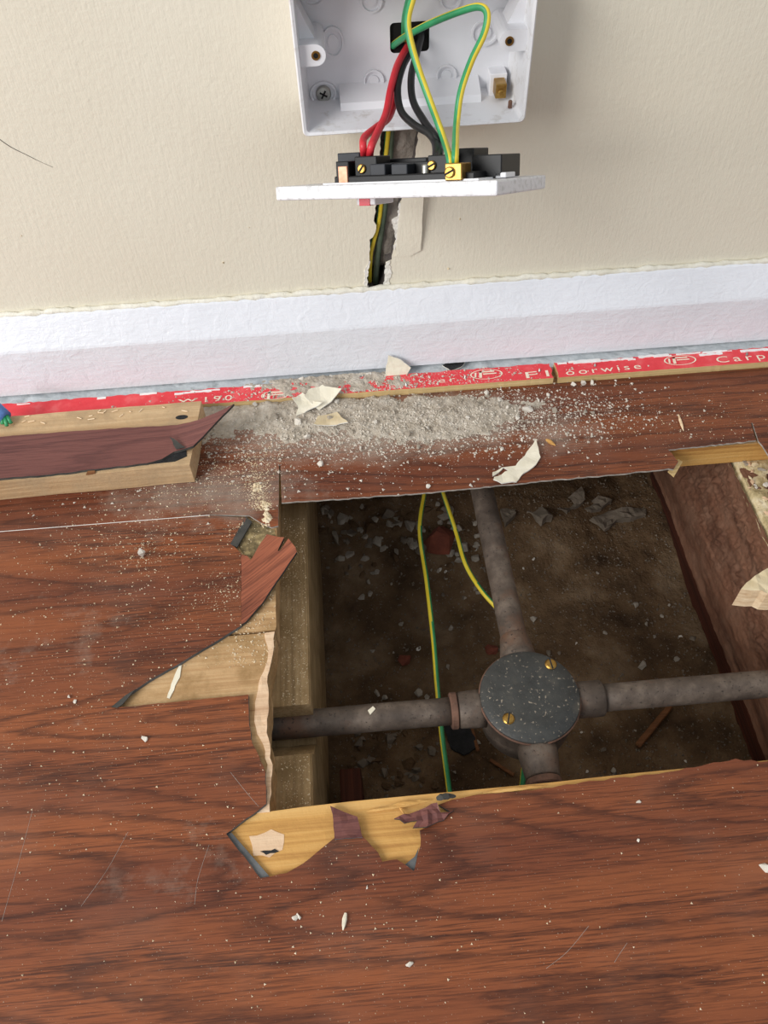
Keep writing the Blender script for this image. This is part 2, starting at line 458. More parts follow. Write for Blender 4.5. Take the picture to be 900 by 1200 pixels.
# ------------------------------------------------------------------ the setting
# wall with the chase cut for the cable
WM = lambda a, b, h: Vector((a, -h, b))
chase_px = [(447, 120), (446, 165), (443, 200), (441, 240), (439, 252), (438, 259), (441, 264), (440, 272), (437, 278), (433, 281), (433, 300), (433, 306),
            (430, 315), (429, 335), (433, 341), (442, 344), (446, 342), (450, 336), (452, 322), (452, 307), (459, 304), (461, 292), (464, 280), (467, 268), (468, 255), (468, 240),
            (480, 205), (486, 185), (489, 168), (490, 120)]
chase = [(p.x, p.z) for p in (aty(x, y, 0) for x, y in chase_px)]
chase = rough(chase, 0.0025, 0.0006, 3)
wall = obj('wall_back', sheet([(-1.6, -0.3), (1.6, -0.3), (1.6, 1.5), (-1.6, 1.5)], [chase], 0.03, WM), [M_wall, M_mortar_d], keep=True)
tag(wall, kind='structure')
obj('light_stop_backing', box(-1.6, 1.6, .031, .14, -.3, 1.5), M_mortar_d, wall)  # unseen backing slab, added to stop light leaking in behind the wall
cx = [p[0] for p in chase]; cz = [p[1] for p in chase]
def grid(x0, x1, y0, y1, nx, ny, f):
    V = [f(x0 + (x1 - x0) * i / nx, y0 + (y1 - y0) * j / ny) for j in range(ny + 1) for i in range(nx + 1)]
    F = [(j * (nx + 1) + i, j * (nx + 1) + i + 1, (j + 1) * (nx + 1) + i + 1, (j + 1) * (nx + 1) + i) for j in range(ny) for i in range(nx)]
    return V, F, None
obj('mortar_bed', grid(min(cx) - .02, max(cx) + .02, min(cz) - .02, max(cz) + .02, 40, 90,
    lambda x, z: Vector((x, 0.0105 + 0.003 * fbm(x * 60, z * 60, 3) + 0.03 * max(0.0, (0.105 - z) / 0.03) ** 2 * (1 if z < .105 else 0), z))), M_mortar, wall, smooth=True)
# torn rim of plaster and paper along the chase
def rim(inner, outer, lift, seed):
    P = [(p.x, p.z) for p in (aty(x, y, 0) for x, y in inner)]; Q = [(p.x, p.z) for p in (aty(x, y, 0) for x, y in outer)]
    P = rough(P, .0018, .0007, seed, False); Q = rough(Q, .0018, .0009, seed + 1, False)
    return sheet(P + list(reversed(Q)), (), lift + .0008, WM, lambda a, b: lift * (.6 + .6 * noise.noise(Vector((a * 500, b * 500, seed)))), .0016)
obj('torn_plaster_rim', rim([(434, 306), (431, 316), (430, 334), (434, 340), (442, 343), (446, 341), (449, 335), (451, 322), (452, 308)],
                            [(432, 305), (428, 316), (426, 336), (431, 344), (442, 348), (450, 345), (455, 336), (458, 322), (457, 305)], .0012, 5), [M_plaster, M_plaster], wall)
obj('torn_plaster_rim', rim([(468, 238), (466, 254), (459, 258), (463, 272), (464, 280), (461, 291)], [(473, 238), (470, 256), (469, 268), (468, 280), (463, 293)], .0009, 7), [M_plaster, M_plaster], wall)
# loose paper standing a little off the wall beside the chase
fp = [(p.x, p.z) for p in (aty(x, y, 0) for x, y in [(474, 205), (496, 205), (494, 262), (493, 292), (480, 300), (463, 300), (466, 270)])]
fx0 = min(p[0] for p in fp); fx1 = max(p[0] for p in fp); fz0 = min(p[1] for p in fp); fz1 = max(p[1] for p in fp)
obj('loose_paper', sheet(rough(fp, .003, .0002, 4), (), 0.0006, WM, lambda a, b: 0.0008 + 0.007 * (max(0, (a - fx0) / (fx1 - fx0)) ** 1.5) * (max(0, (b - fz0) / (fz1 - fz0)) ** 0.8), 0.004), [M_wall, M_wall], wall, smooth=False)
# hairline crack
cr = [aty(x, y, -0.0002) for x, y in [(-5, 160), (12, 172), (30, 181), (46, 189), (62, 196)]]
obj('hairline_crack', tube(smooth_path(cr, 3), [0.00022] * 5 + [0.00018] * 4 + [.0001] * 4, 5), M_mortar_d, wall)
for px, py, s in ((262, 309, .0014), (292, 267, .0007), (25, 277, .0007), (525, 316, .0016), (539, 258, .0012)):
    p = aty(px, py, -0.0003); obj('wall_chip', rock((p.x, p.y, p.z), s, s * .4, s, px, 10), M_tanflake, wall)

# skirting
def extrude_x(prof, x0, x1, nx=1):
    k = len(prof); V = []; F = []
    for i in range(nx + 1):
        x = x0 + (x1 - x0) * i / nx
        for y, z in prof:
            V.append(Vector((x, y, z)))
    for i in range(nx):
        for j in range(k):
            F.append((i * k + j, (i + 1) * k + j, (i + 1) * k + (j + 1) % k, i * k + (j + 1) % k))
    F.append(tuple(range(k))); F.append(tuple(reversed(range(nx * k, nx * k + k))))
    return V, F, None
sk = obj('baseboard_back', extrude_x([(0.0, 0.0066), (-.0168, 0.0066), (-.018, 0.0072), (-.018, 0.0525), (-.0174, 0.0545), (-.0058, 0.0788), (-.0042, 0.0798), (0.0, 0.0798)], -1.6, 1.6), M_gloss, keep=True)
tag(sk, kind='structure')
cp = []
x = -0.5
while x < 0.6:
    cp.append(Vector((x, -0.0022 + rng.uniform(-.0005, .0005), 0.0802 + rng.uniform(-.0005, .0007)))); x += 0.005
obj('caulk_bead', tube(cp, [0.0026 * rng.uniform(.7, 1.25) for _ in cp], 8, jit=.08), M_caulk, sk, smooth=True)

# vinyl floor covering: far strip and main sheet with the hole cut through
SEAM = -0.1662
far_edge = fl([(330, 589), (420, 583), (500, 577), (575, 570), (640, 563), (720, 556), (783, 549)])
notch = fl([(789, 550), (795, 541), (783, 527), (830, 522), (886, 516)])
far = [(1.6, -0.047), (-1.6, -0.047), (-1.6, SEAM), (-0.118, SEAM)]
far += fl([(292, 604), (305, 612), (318, 618), (326.0, 616), (326.5, 590), (327, 545), (328.5, 545)])
far += rough(far_edge, 0.004, 0.0005, 11, False) + rough(notch, 0.003, 0.0005, 12, False)
far += fl([(880, 496), (881.5, 495), (889, 517)]) + [(0.329, -0.139), (0.331, SEAM), (1.6, SEAM)]
near = [(1.6, SEAM - .0006), (1.6, -1.9), (-1.6, -1.9), (-1.6, SEAM - .0006), (-0.118, SEAM - .0006)]
near += fl([(289, 607), (281, 622), (271, 637), (282, 648), (282.5, 690), (283, 732.5)])
near += rough(fl([(275, 738), (244, 757), (213, 776), (182, 793), (148, 815), (131, 829)]), .004, .0003, 13, False)
near += rough(fl([(152, 828), (200, 823), (250, 818), (291, 814)]), .004, .0003, 14, False)
near += rough(fl([(292, 850), (296, 872), (303, 885), (311, 905), (312, 942), (265, 977), (305, 1029), (318, 1027), (336, 1023), (355, 1012), (377, 994), (393, 981), (390, 955), (388, 946), (404, 952), (419, 959),
            (424, 979), (443, 999), (448, 1010), (465, 1007), (485, 1021), (493, 990), (492, 973), (530, 952), (514, 943)]), .004, .0003, 15, False)
near += rough(fl([(530, 937), (560, 931), (600, 928), (655, 921), (700, 915), (780, 905), (845, 893), (862, 889), (890, 893)]), .004, .0007, 16, False)
near += [(0.331, -0.394)]
floor = obj('floor', sheet(near, (), 0.0028), [M_vinyl, M_back], keep=True)
tag(floor, kind='structure')
obj('vinyl_strip', sheet(far, (), 0.0015), [M_vinyl, M_lip], floor)
obj('seam_line', box(-1.2, -.119, SEAM - .0005, SEAM + .0004, -.0012, -.0001), M_paintdrip, floor)
# torn, lifted vinyl
fz = lambda a, b: 0.0004 + 0.0075 * max(0.0, (a + 0.092) / 0.045) ** 1.6
flap = [(283, 732), (288, 729), (307, 709), (325, 684), (349, 653), (347, 647), (339, 636), (329, 649), (326, 649), (334, 634), (328, 633), (313, 628), (303, 642), (294, 657), (290, 652), (282.5, 650)]
obj('torn_flap', sheet(rough(fl(flap), .004, .0002, 17), (), 0.0026, None, fz, 0.004), [M_flap, M_backdark], floor)
obj('backing_scrap', sheet(fl([(270, 638), (288, 605), (295, 611), (278, 641)]), (), 0.0015, None, lambda a, b: 0.001 - 0.06 * max(0, a + .1085), 0.004), [M_backdark, M_backdark], floor)
obj('torn_tongue', sheet(rough(fl([(392, 984), (390, 955), (387, 945), (404, 952), (419, 958), (425, 982)]), .003, .0003, 18), (), 0.0016, None, lambda a, b: 0.0012 + 0.0015 * noise.noise(Vector((a * 150, b * 150, 2))), .004), [M_pvinyl, M_back], floor)
obj('crumpled_scrap', sheet(rough(fl([(462, 961), (485, 953), (512, 943), (516, 954), (532, 951), (520, 962), (500, 972), (484, 971), (489, 964), (474, 966)]), .003, .0006, 19), (), 0.0016, None, lambda a, b: 0.003 + 0.0035 * noise.noise(Vector((a * 190, b * 190, 5))), .003), [M_pvinyl, M_backdark], floor)
obj('curled_scrap', tube(smooth_path([atz(512, 936, .003), atz(522, 933, .005), atz(534, 933, .003)], 4), [.001, .0016, .002, .002, .0018, .0018, .0016, .0012, .0006], 7, jit=.2), M_backdark, floor)
obj('cut_edge', sheet(fl([(264, 977), (305, 1029), (316, 1027), (271, 975)]), (), 0.0006, None, lambda a, b: -0.0012), [M_back, M_back], floor)
obj('cut_edge', sheet(fl([(491, 992), (485, 1022), (474, 1013), (486, 1003)]), (), 0.0006, None, lambda a, b: -0.0012), [M_back, M_back], floor)
obj('cut_edge', sheet(fl([(131, 829), (148, 815), (160, 808), (156, 812), (144, 826), (138, 830)]), (), 0.0006, None, lambda a, b: 0.0009), [M_backdark, M_backdark], floor)

# floorboards under the vinyl
ZB, TB = -0.0030, 0.0215
def plank(poly, mat, mside=None, thick=TB, top=ZB):
    return obj('floorboard', sheet(poly, (), thick, None, lambda a, b: top), [mat, mside or mat], floor)
plank([(-1.0, -0.005), (-1.0, -0.1335), (1.0, -0.1335), (1.0, -0.005)], M_board, M_golden)
eA = [(-0.0668, -0.1345)] + [(-0.067 + rng.uniform(-.0004, .0004), -0.15 - .012 * i) for i in range(11)]
plank([(-1.0, -0.1345)] + [(-1.0, -0.2728)] + [(-0.0675, -0.2728)] + list(reversed(eA)), M_board)
eB = rough(fl([(320, 741), (319, 757), (315, 780), (311, 800), (313, 830), (311, 852), (315, 880), (317, 905), (316, 930), (314, 952)], ZB), .004, .0009, 21, False)
eB = [(x + .0012, y) for x, y in eB]
plank([(-1.0, -0.2748)] + [(-1.0, -0.3965), (-0.0705, -0.3965)] + list(reversed(eB)) + [(-0.069, -0.2748)], M_board)
# pale raw break along the end of that board
br = eB + [(x - .006 - .003 * math.sin(y * 90), y) for x, y in reversed(eB)]
obj('raw_break', sheet(br, (), .002, None, lambda a, b: ZB + .0006 + .0006 * noise.noise(Vector((a * 300, b * 120, 1))), .003), [M_board_raw, M_board_raw], floor)
plank([(-1.0, -0.53), (1.0, -0.53), (1.0, -0.3935)] + [(x, -0.3935 - .0035 * max(0, min(1, (.3 - x) / .3)) + rng.uniform(-.0005, .0005)) for x in [0.9, .6, .4, .3, .22, .15, .1, .06, .02, -.02, -.05]] + [(-.0712, -0.3985), (-1.0, -0.3985)], M_golden)
plank([(-1.0, -0.66), (1.0, -0.66), (1.0, -0.5315), (-1.0, -0.5315)], M_golden)
plank([(0.352, -0.1345), (0.352, -0.2728), (1.0, -0.2728), (1.0, -0.1345)], M_board)
plank([(0.352, -0.2748), (0.352, -0.392), (1.0, -0.392), (1.0, -0.2748)], M_board)
obj('filler_patch', sheet(rough(fl([(292, 980), (318, 972), (333, 978), (331, 996), (316, 1005), (297, 1003)], ZB), .004, .001, 31), (), .0003, None, lambda a, b: ZB + .0002), [M_board_raw, M_board_raw], floor)
for pts_ in ([(38, 950), (22, 1010), (2, 1080)], [(150, 975), (125, 1020), (95, 1062)], [(270, 905), (290, 930), (303, 945)], [(735, 1105), (726, 1118), (720, 1128)], [(690, 1085), (665, 1115), (640, 1135)], [(245, 990), (232, 1030), (228, 1060)]):
    obj('scratch', tube(smooth_path([atz(x, y, .00002) for x, y in pts_], 4), .00009, 5), M_lip, floor)
obj('dirt_patch', sheet(rough(fl([(280, 638), (292, 608), (306, 616), (322, 622), (324, 640), (300, 655), (286, 650)], ZB), .003, .0008, 33), (), .0006, None, lambda a, b: ZB + .0004 + .0005 * fbm(a * 200, b * 200, 2), .002), [M_dirt, M_dirt], floor)
# wood splinters left on the golden board edge
for a, b, w in (((455, 945), (505, 938), .0012), ((430, 951), (490, 942), .0010), ((468, 946), (476, 957), .0007), ((566, 930), (640, 921), .0012)):
    pa = atz(a[0], a[1], ZB + .0015); pb = atz(b[0], b[1], ZB + .0015)
    obj('wood_splinter', tube(smooth_path([pa, pa.lerp(pb, .5) + Vector((0, 0, .0006)), pb], 4), [w * .3, w * .7, w, w, w, w * .9, w * .8, w * .5, w * .2], 6, jit=.2), M_golden, floor)
obj('nail_mark', sheet(rough(fl([(305, 998), (322, 995), (327, 998), (312, 1002)], ZB), .002, .0006, 30), (), .0004, None, lambda a, b: ZB + .0005), [M_felt_shade, M_felt_shade], floor)
# floorboard notch sliver
obj('wood_splinter', sheet(fl([(783, 552), (795, 538), (800, 541), (790, 558)], -.006), (), .0015, None, lambda a, b: -.006), [M_ply, M_ply], floor)

# bare earth under the floor
def gz(x, y):
    pile = 0.055 * max(0.0, min(1.0, (y + 0.17) / 0.12)) ** 1.5 * max(0.25, min(1.0, (0.34 - x) / 0.25))
    return -0.192 + pile + 0.006 * fbm(x * 14, y * 14, 1) + 0.0028 * fbm(x * 70, y * 70, 2) + 0.0012 * fbm(x * 240, y * 240, 4)
g = obj('ground', grid(-0.45, 0.75, -0.75, 0.0, 300, 190, lambda x, y: Vector((x, y, gz(x, y)))), M_soil, keep=True, smooth=True)
tag(g, kind='structure')

# grey painted strip of floor between the skirting and the gripper rod
st = [(x, -0.0275 + .0015 * noise.noise(Vector((x * 30, 0, 0)))) for x in [(-.6 + .01 * i) for i in range(131)]]
obj('painted_edge', sheet([(-.6, -.006)] + st + [(.7, -.006)], (), .004, None, lambda a, b: 0.0012 + 0.0012 * noise.noise(Vector((a * 90, b * 90, 7))), .008), [M_greyedge, M_greyedge], floor)

# ------------------------------------------------------------------ carpet gripper rods
def text_mesh(s, size, spacing=1.35):
    cu = bpy.data.curves.new('lettering', 'FONT'); cu.body = s; cu.size = size; cu.space_character = spacing; cu.resolution_u = 3
    to = bpy.data.objects.new('lettering_tmp', cu); COL.objects.link(to)
    dg = bpy.context.evaluated_depsgraph_get(); me = to.evaluated_get(dg).to_mesh()
    V = [v.co.copy() for v in me.vertices]; F = [tuple(p.vertices) for p in me.polygons]
    to.evaluated_get(dg).to_mesh_clear(); bpy.data.objects.remove(to); bpy.data.curves.remove(cu)
    return V, F, None
GT = 0.0060
def gripper(x0, x1, label, yf=-0.0462, yb=-0.0265, angl=0.0):
    ro = empty('carpet_gripper', ((x0 + x1) / 2, (yf + yb) / 2, -0.0025)); tag(ro, label, 'gripper rod', 'carpet gripper rods')
    n = int((x1 - x0) / .004); rr = random.Random(int(x0 * 999))
    front = [(x0 + (x1 - x0) * i / n, yf + rr.uniform(-.0002, .0002)) for i in range(n + 1)]
    back = [(x0 + (x1 - x0) * i / n, yb + rr.uniform(-.0012, .0004)) for i in range(n, -1, -1)]
    e1 = rough([front[-1], back[0]], .003, .0009, 2, False)[1:-1]; e0 = rough([back[-1], front[0]], .003, .0009, 5, False)[1:-1]
    obj('plywood_strip', sheet(front + e1 + back + e0, (), .0080, None, lambda a, b: GT), [M_gripred, M_ply], ro)
    return ro
gx = aty(650, 438, -0.03).x; gx = atz(650, 437, GT).x
gl = gripper(-0.62, gx - 0.0022, 'red carpet gripper rod dusted with plaster rubble, running behind the loose plank')
gr = gripper(gx + 0.0022, 0.75, 'clean red carpet gripper rod with cream lettering, beyond the joint')
def letter(s, pxl, pxr, pyb, h, par, name='lettering'):
    pa = atz(pxl, pyb[0], GT); pb = atz(pxr, pyb[1], GT)
    V, F, _ = text_mesh(s, 1.0)
    xs = [v.x for v in V]; W = max(xs) - min(xs); L = pb.x - pa.x
    V = [Vector((pa.x + (v.x - min(xs)) / W * L, pa.y + (pb.y - pa.y) * (v.x - min(xs)) / W + v.y * h, GT + .00025)) for v in V]
    obj(name, (V, F, None), M_print, par)
def logo(px, py, par, w=.0145, h=.0065):
    c = atz(px, py, GT + .00025); V = []; F = []
    k = 36
    for i in range(k):
        a = 2 * math.pi * i / k
        for q in (1.0, .91): V.append(c + Vector((w * math.cos(a) * q, h * math.sin(a) * q, 0)))
    for i in range(k): F.append((2 * i, 2 * ((i + 1) % k), 2 * ((i + 1) % k) + 1, 2 * i + 1))
    def bar(x0, x1, y0, y1, sk=0):
        n = len(V); V.extend([c + Vector((x0, y0, 0)), c + Vector((x1, y0, 0)), c + Vector((x1 + sk, y1, 0)), c + Vector((x0 + sk, y1, 0))]); F.append((n, n + 1, n + 2, n + 3))
    bar(-.007, -.0045, -.0042, .0042, .001); bar(-.006, .0075, .0026, .0042); bar(-.003, .0085, -.0002, .0012); bar(-.011, -.0094, -.003, .003, .001)
    obj('logo', (V, F, None), M_print, par)
letter('oorwise', 664, 752, (440, 432), .0105, gr)
logo(797, 422, gr)
letter('Carpet', 841, 925, (425.5, 418), .0115, gr)
letter('Fl', 617, 644, (443.5, 441), .0115, gl)
logo(570, 438.5, gl)
letter('er', 514, 534, (449, 447), .0090, gl)
letter('w', 208, 232, (472, 470), .0080, gl)
letter('190', 240, 272, (471.5, 469), .0095, gl)
logo(322, 463, gl, .012, .0055)
for px, py, par in ((697, 429, gr), (875, 416, gr), (545, 443, gl), (632, 435, gl), (476, 452, gl)):
    p = atz(px, py, GT); obj('tack', lathe([(.0012, -.001), (.0012, .0004), (.0005, .0022), (.0002, .0028)], (p.x, p.y, GT), (0, .35, 1), 8), M_steel, par)
for i in range(26):   # white paint dragged over the wall-side edge of the rods
    px = rng.choice([rng.uniform(650, 905), rng.uniform(20, 300), rng.uniform(660, 905)])
    base = 467 - .068 * px + 4
    p = atz(px, base, GT); L = rng.uniform(.006, .028); w = rng.uniform(.0005, .0014)
    p.y = -0.0275 - rng.uniform(0, .0035)
    poly = rough([(p.x, p.y - w), (p.x + L, p.y - w * .7), (p.x + L, p.y + w), (p.x, p.y + w)], .003, w * .5, i)
    par = gr if p.x > gx + .003 else gl
    if p.x < gx - .003 - L or p.x > gx + .004: obj('paint_smear', sheet(poly, (), .0004 + i * .00002, None, lambda a, b, i=i: GT + .0003 + i * .00002), [M_paintdrip, M_paintdrip], par)

# ------------------------------------------------------------------ joists and timber in the void
def extr_yz(prof, x0, x1, taper=0):
    V = [Vector((x0, y, z)) for y, z in prof] + [Vector((x1, y, z)) for y, z in prof]; k = len(prof)
    tris = []
    F = [(j, (j + 1) % k, k + (j + 1) % k, k + j) for j in range(k)]
    F.append(tuple(reversed(range(k)))); F.append(tuple(range(k, 2 * k)))
    return V, F, None
JT = ZB - TB
pl = atz(340, 848, -0.05); py_ = pl.y
nA, nB = atz(340, 827, JT).y, atz(340, 885, JT).y
profL = [(-0.01, JT), (nA, JT), (nA - .001, JT - 0.033), (py_ - .013, JT - 0.034), (nB + .004, JT - .012), (nB, JT), (-0.62, JT), (-0.62, -0.180), (-0.01, -0.180)]
jl = obj('floor_joist', extr_yz(profL, -0.0955, -0.0457), M_joistL)
tag(jl, 'pale pine floor joist notched for the conduit, beside the torn vinyl flap', 'joist', 'floor joists')
bm = bmesh.new(); bm.from_mesh(jl.data); bmesh.ops.bevel(bm, geom=[e for e in bm.edges if abs((e.verts[0].co - e.verts[1].co).y) > .05 and e.verts[0].co.x > 0 and e.verts[1].co.x > 0], offset=.0012, segments=2, affect='EDGES'); bm.to_mesh(jl.data); bm.free()
RX = 0.3138
def jface(y, z):
    k = max(0.0, min(1.0, (z + .135) / .03)) * max(0.0, min(1.0, (-.028 - z) / .01))
    h = abs(fbm((y * .8 + z * .6) * 150, (z * .8 - y * .6) * 60, 8))
    return Vector((RX + 0.0025 * fbm(y * 9, z * 30, 4) + k * (.0042 * (.45 - h)) + 0.0008 * fbm(y * 90, z * 160, 3) - .0006, y, z))
jr = empty('floor_joist', (RX + .025, -0.3, -0.165)); tag(jr, 'rough brown floor joist with a chipped pale top, under the splintered board', 'joist', 'floor joists')
pr_y = atz(900, 800, -0.05).y
profR = [(-0.01, JT - .0015), (pr_y + .016, JT - .0015), (pr_y + .014, JT - .033), (pr_y - .014, JT - .033), (pr_y - .016, JT - .0015), (-0.62, JT - .0015), (-0.62, -0.165), (-0.01, -0.165)]
d = extr_yz(profR, RX + .004, RX + .05)
obj('joist_core', d, M_joistR, jr)
fc = grid(-0.62, -0.01, -0.165, JT - .0012, 520, 110, lambda y, z: jface(y, z))
keepF = []
for f in fc[1]:
    c = sum((fc[0][i] for i in f), Vector()) / 4
    if not (abs(c.y - pr_y) < .0145 and c.z > JT - .033): keepF.append(f)
# hacked face closed back to the core along its edges
obj('hewn_face', (fc[0], keepF, None), M_joistR, jr, smooth=True)
tp = grid(RX - .001, RX + .05, -0.62, -0.01, 22, 220, lambda x, y: Vector((x, y, JT - .0008 + 0.0022 * fbm(x * 70, y * 70, 11) - (.004 if x < RX + .0015 else 0))))
keepT = [f for f in tp[1] if not abs(sum((tp[0][i].y for i in f)) / 4 - pr_y) < .015]
obj('chipped_top', (tp[0], keepT, None), M_joistTop, jr)
sl = obj('sleeper', box(RX + .001, RX + .09, -0.62, -0.01, -0.235, -0.1652, .002), M_sleeper)
tag(sl, 'dark damp timber sleeper under the brown joist', 'timber')
# chips on top of the joist
for i in range(26):
    y = rng.uniform(-0.215, -0.136); x = RX + rng.uniform(.004, .024); s = rng.uniform(.0018, .0048)
    o = obj('plaster_chip', rock((x, y, JT - .0005), s, s * rng.uniform(.5, .9), s * .4, 900 + i, 11), rng.choice([M_white, M_tanflake, M_board_raw, M_stone]))
    tag(o, 'small pale chip lying on top of the brown joist', 'chip', 'chips on the joist top')
# broken board end
a = atz(868, 692, -.004)
wp = fl([(868, 691), (874, 684), (884, 676), (893, 670), (908, 664), (960, 655), (985, 690), (930, 700)], -.004)
o = obj('broken_board', sheet(rough(wp, .004, .0008, 44), (), .021, None, lambda a_, b_: -.003 + .0012 * noise.noise(Vector((a_ * 200, b_ * 200, 0))), .005), [M_tanflake, M_splint])
tag(o, 'splintered fresh pine board end resting over the brown joist', 'board')
# upright stub at the foot of the left joist
p = atz(410, 900, -0.135)
o = obj('timber_stub', box(p.x - .0085, p.x + .0085, p.y - .045, p.y + .0, -0.195, -0.135, .0012), M_sleeper)
tag(o, 'short reddish timber stub standing in the soil by the pale joist', 'timber')

# ------------------------------------------------------------------ junction box and conduits
PZ = -0.05
jc = atz(621, 815, -0.036); jc = Vector((jc.x, jc.y, 0))
rad = 0.0345
jb = empty('junction_box', (jc.x, jc.y, -0.072)); tag(jb, 'round black iron conduit junction box with four spouts and a dusty lid', 'junction box')
body = lathe([(.0300, -0.075), (.0325, -0.072), (.0335, -0.06), (.0335, -0.0415), (.0352, -0.0405), (.0352, -0.0385), (.0345, -0.038)], jc, (0, 0, 1), 56)
obj('body', body, M_iron, jb, smooth=True)
obj('gasket_rim', lathe([(.0349, -0.0392), (.0356, -0.0389), (.0356, -0.0379), (.0349, -0.0376)], jc, (0, 0, 1), 56), M_rust, jb, smooth=True)
lid = obj('lid', lathe([(.0346, -0.0378), (.0348, -0.0366), (.0342, -0.0358), (.02, -0.0356), (.0005, -0.0355)], jc, (0, 0, 1), 56), M_lid, jb, smooth=True)
for px, py in ((645.5, 778), (596, 842)):
    p = atz(px, py, -0.0352)
    R = 0.0042
    a = 0.35 if px > 620 else -0.6
    hd = lathe([(R, -.0006), (R, .0004), (R * .8, .0012), (R * .45, .0016)], (p.x, p.y, -0.0356), (0, 0, 1), 24)
    s = obj('lid_screw', hd, M_brass, lid, smooth=False)
    sb = box(-R * .98, R * .98, -.0005, .0005, .0009, .00175)
    obj('screw_slot', xf(sb, Matrix.Translation((p.x, p.y, -0.0356)) @ Matrix.Rotation(math.radians(95) if px > 620 else math.radians(72), 4, 'Z')), M_felt_shade, lid)
def spout(dx, dy, l0, l1, r0, r1, rust_at=None):
    c = Vector((jc.x, jc.y, PZ)); dv = Vector((dx, dy, 0))
    obj('spout', lathe([(r0, l0), (r0, l0 + .006), (r1, l1 - .001), (r1 * .93, l1)], c, dv, 32), M_iron, jb, smooth=True)
    if rust_at:
        obj('locknut', lathe([(r1 * .98, rust_at), (r1 * 1.03, rust_at + .0006), (r1 * 1.03, rust_at + .0042), (r1 * .95, rust_at + .005)], c, dv, 32), M_rust, jb)
spout(-1, 0, .0315, .050, .0134, .0126, .0505)
spout(1, 0, .0315, .0535, .0128, .0128)
spout(0, 1, .0315, .055, .0134, .0108)
spout(0, -1, .0315, .054, .0136, .0116, .0545)
def conduit(a, b, label, r=0.0098, wob=0.0004):
    n = 26; pts = [a.lerp(b, i / n) for i in range(n + 1)]
    pts = [q + Vector((0, 0, wob * noise.noise(q * 30))) for q in pts]
    o = obj('conduit_pipe', tube(pts, [r * (1 + .02 * noise.noise(q * 60)) for q in pts], 28), M_iron, smooth=True)
    tag(o, label, 'pipe', 'steel conduit pipes'); return o
conduit(Vector((jc.x - .051, jc.y, PZ)), Vector((-0.42, jc.y - .0005, PZ)), 'brown steel conduit pipe lying in the notch of the pale joist')
conduit(Vector((jc.x + .048, jc.y, PZ)), Vector((0.70, jc.y, PZ)), 'speckled grey steel conduit pipe running across to the brown joist')
conduit(Vector((jc.x, jc.y + .046, PZ)), Vector((jc.x - .002, -0.012, PZ)), 'grey steel conduit pipe running from the junction box towards the wall', .0100)
conduit(Vector((jc.x, jc.y - .055, PZ)), Vector((jc.x + .002, -0.70, PZ)), 'stub of conduit pipe disappearing under the uncut vinyl edge')
p = atz(436, 832, PZ + .010)
o = obj('wood_chip', sheet(rough(fl([(431, 833), (437, 828), (440, 831), (434, 838)], PZ + .010), .002, .0002, 3), (), .0008, None, lambda a_, b_: PZ + .0108), [M_cream, M_cream])
tag(o, 'tiny pale wood chip lying on the brown conduit pipe', 'chip')

# ------------------------------------------------------------------ things on the soil
def gpt(px, py):
    z = -0.18
    for _ in range(6):
        q = atz(px, py, z); z = gz(q.x, q.y)
    return Vector((q.x, q.y, z))
for px, py, sx, sy, sz, mt, lb in (
    (517, 640, .020, .016, .016, M_brick, 'largest red brick fragment, lying beside the cables near the wall'),
    (474, 776, .0085, .009, .006, M_brick, 'red brick fragment lying alone on the soil above the left conduit'),
    (577, 762, .008, .008, .006, M_brick, 'red brick fragment tucked against the junction box')):
    q = gpt(px, py); o = obj('brick_fragment', rock((q.x, q.y, q.z - .003), sx, sy, sz, px, 14), mt); tag(o, lb, 'brick')
for k, (poly, h) in enumerate((([(690, 610), (712, 601), (735, 598), (757, 596), (756, 606), (738, 612), (722, 612), (708, 623), (700, 615)], .012),
                ([(684, 596), (700, 585), (716, 590), (704, 599), (692, 601)], .010), ([(612, 590), (622, 582), (636, 596), (646, 612), (634, 618), (624, 604)], .012),
                ([(586, 600), (600, 590), (604, 606), (592, 618)], .012), ([(648, 592), (680, 576), (684, 590), (664, 602)], .012))):
    qs = [gpt(x, y) for x, y in poly]; zz = sum(q.z for q in qs) / len(qs) + .004
    o = obj('rubble_slab', sheet(rough([(q.x, q.y) for q in qs], .006, .0015, k), (), h, None, lambda a_, b_, zz=zz: zz + .005 * fbm(a_ * 45, b_ * 45, 3) + .002 * fbm(a_ * 160, b_ * 160, 3), .004), [M_stone_d, M_stone_d])
    tag(o, 'flat grey slab of broken mortar on the soil near the wall', 'rubble', 'mortar slabs near the wall')
rr = random.Random(5)
SZ = lambda q: 'tiny' if q < .0024 else 'small' if q < .0045 else 'middling' if q < .0065 else 'large'
CN = {}
def soil_label(q, s, mt, what):
    lm = [('the junction box', math.hypot(q.x - jc.x, q.y - jc.y) - .03), ('the brown joist', abs(q.x - RX)), ('the pale joist', abs(q.x + .045)),
          ('the left conduit', abs(q.y - jc.y) if q.x < jc.x else 9), ('the right conduit', abs(q.y - jc.y) if q.x > jc.x else 9), ('the conduit to the wall', abs(q.x - jc.x) if q.y > jc.y else 9),
          ('the straight earth cable', abs(q.x - .035)), ('the wall', abs(q.y) * .8)]
    lm.sort(key=lambda e: e[1]); col = {'grey_rubble': 'pale grey', 'dull_rubble': 'dull grey', 'brown_soil': 'earth brown', 'plaster_lump': 'white'}[mt.name]
    return '%s %s %s by %s, towards %s' % (SZ(s), col, what, lm[0][0], lm[1][0])
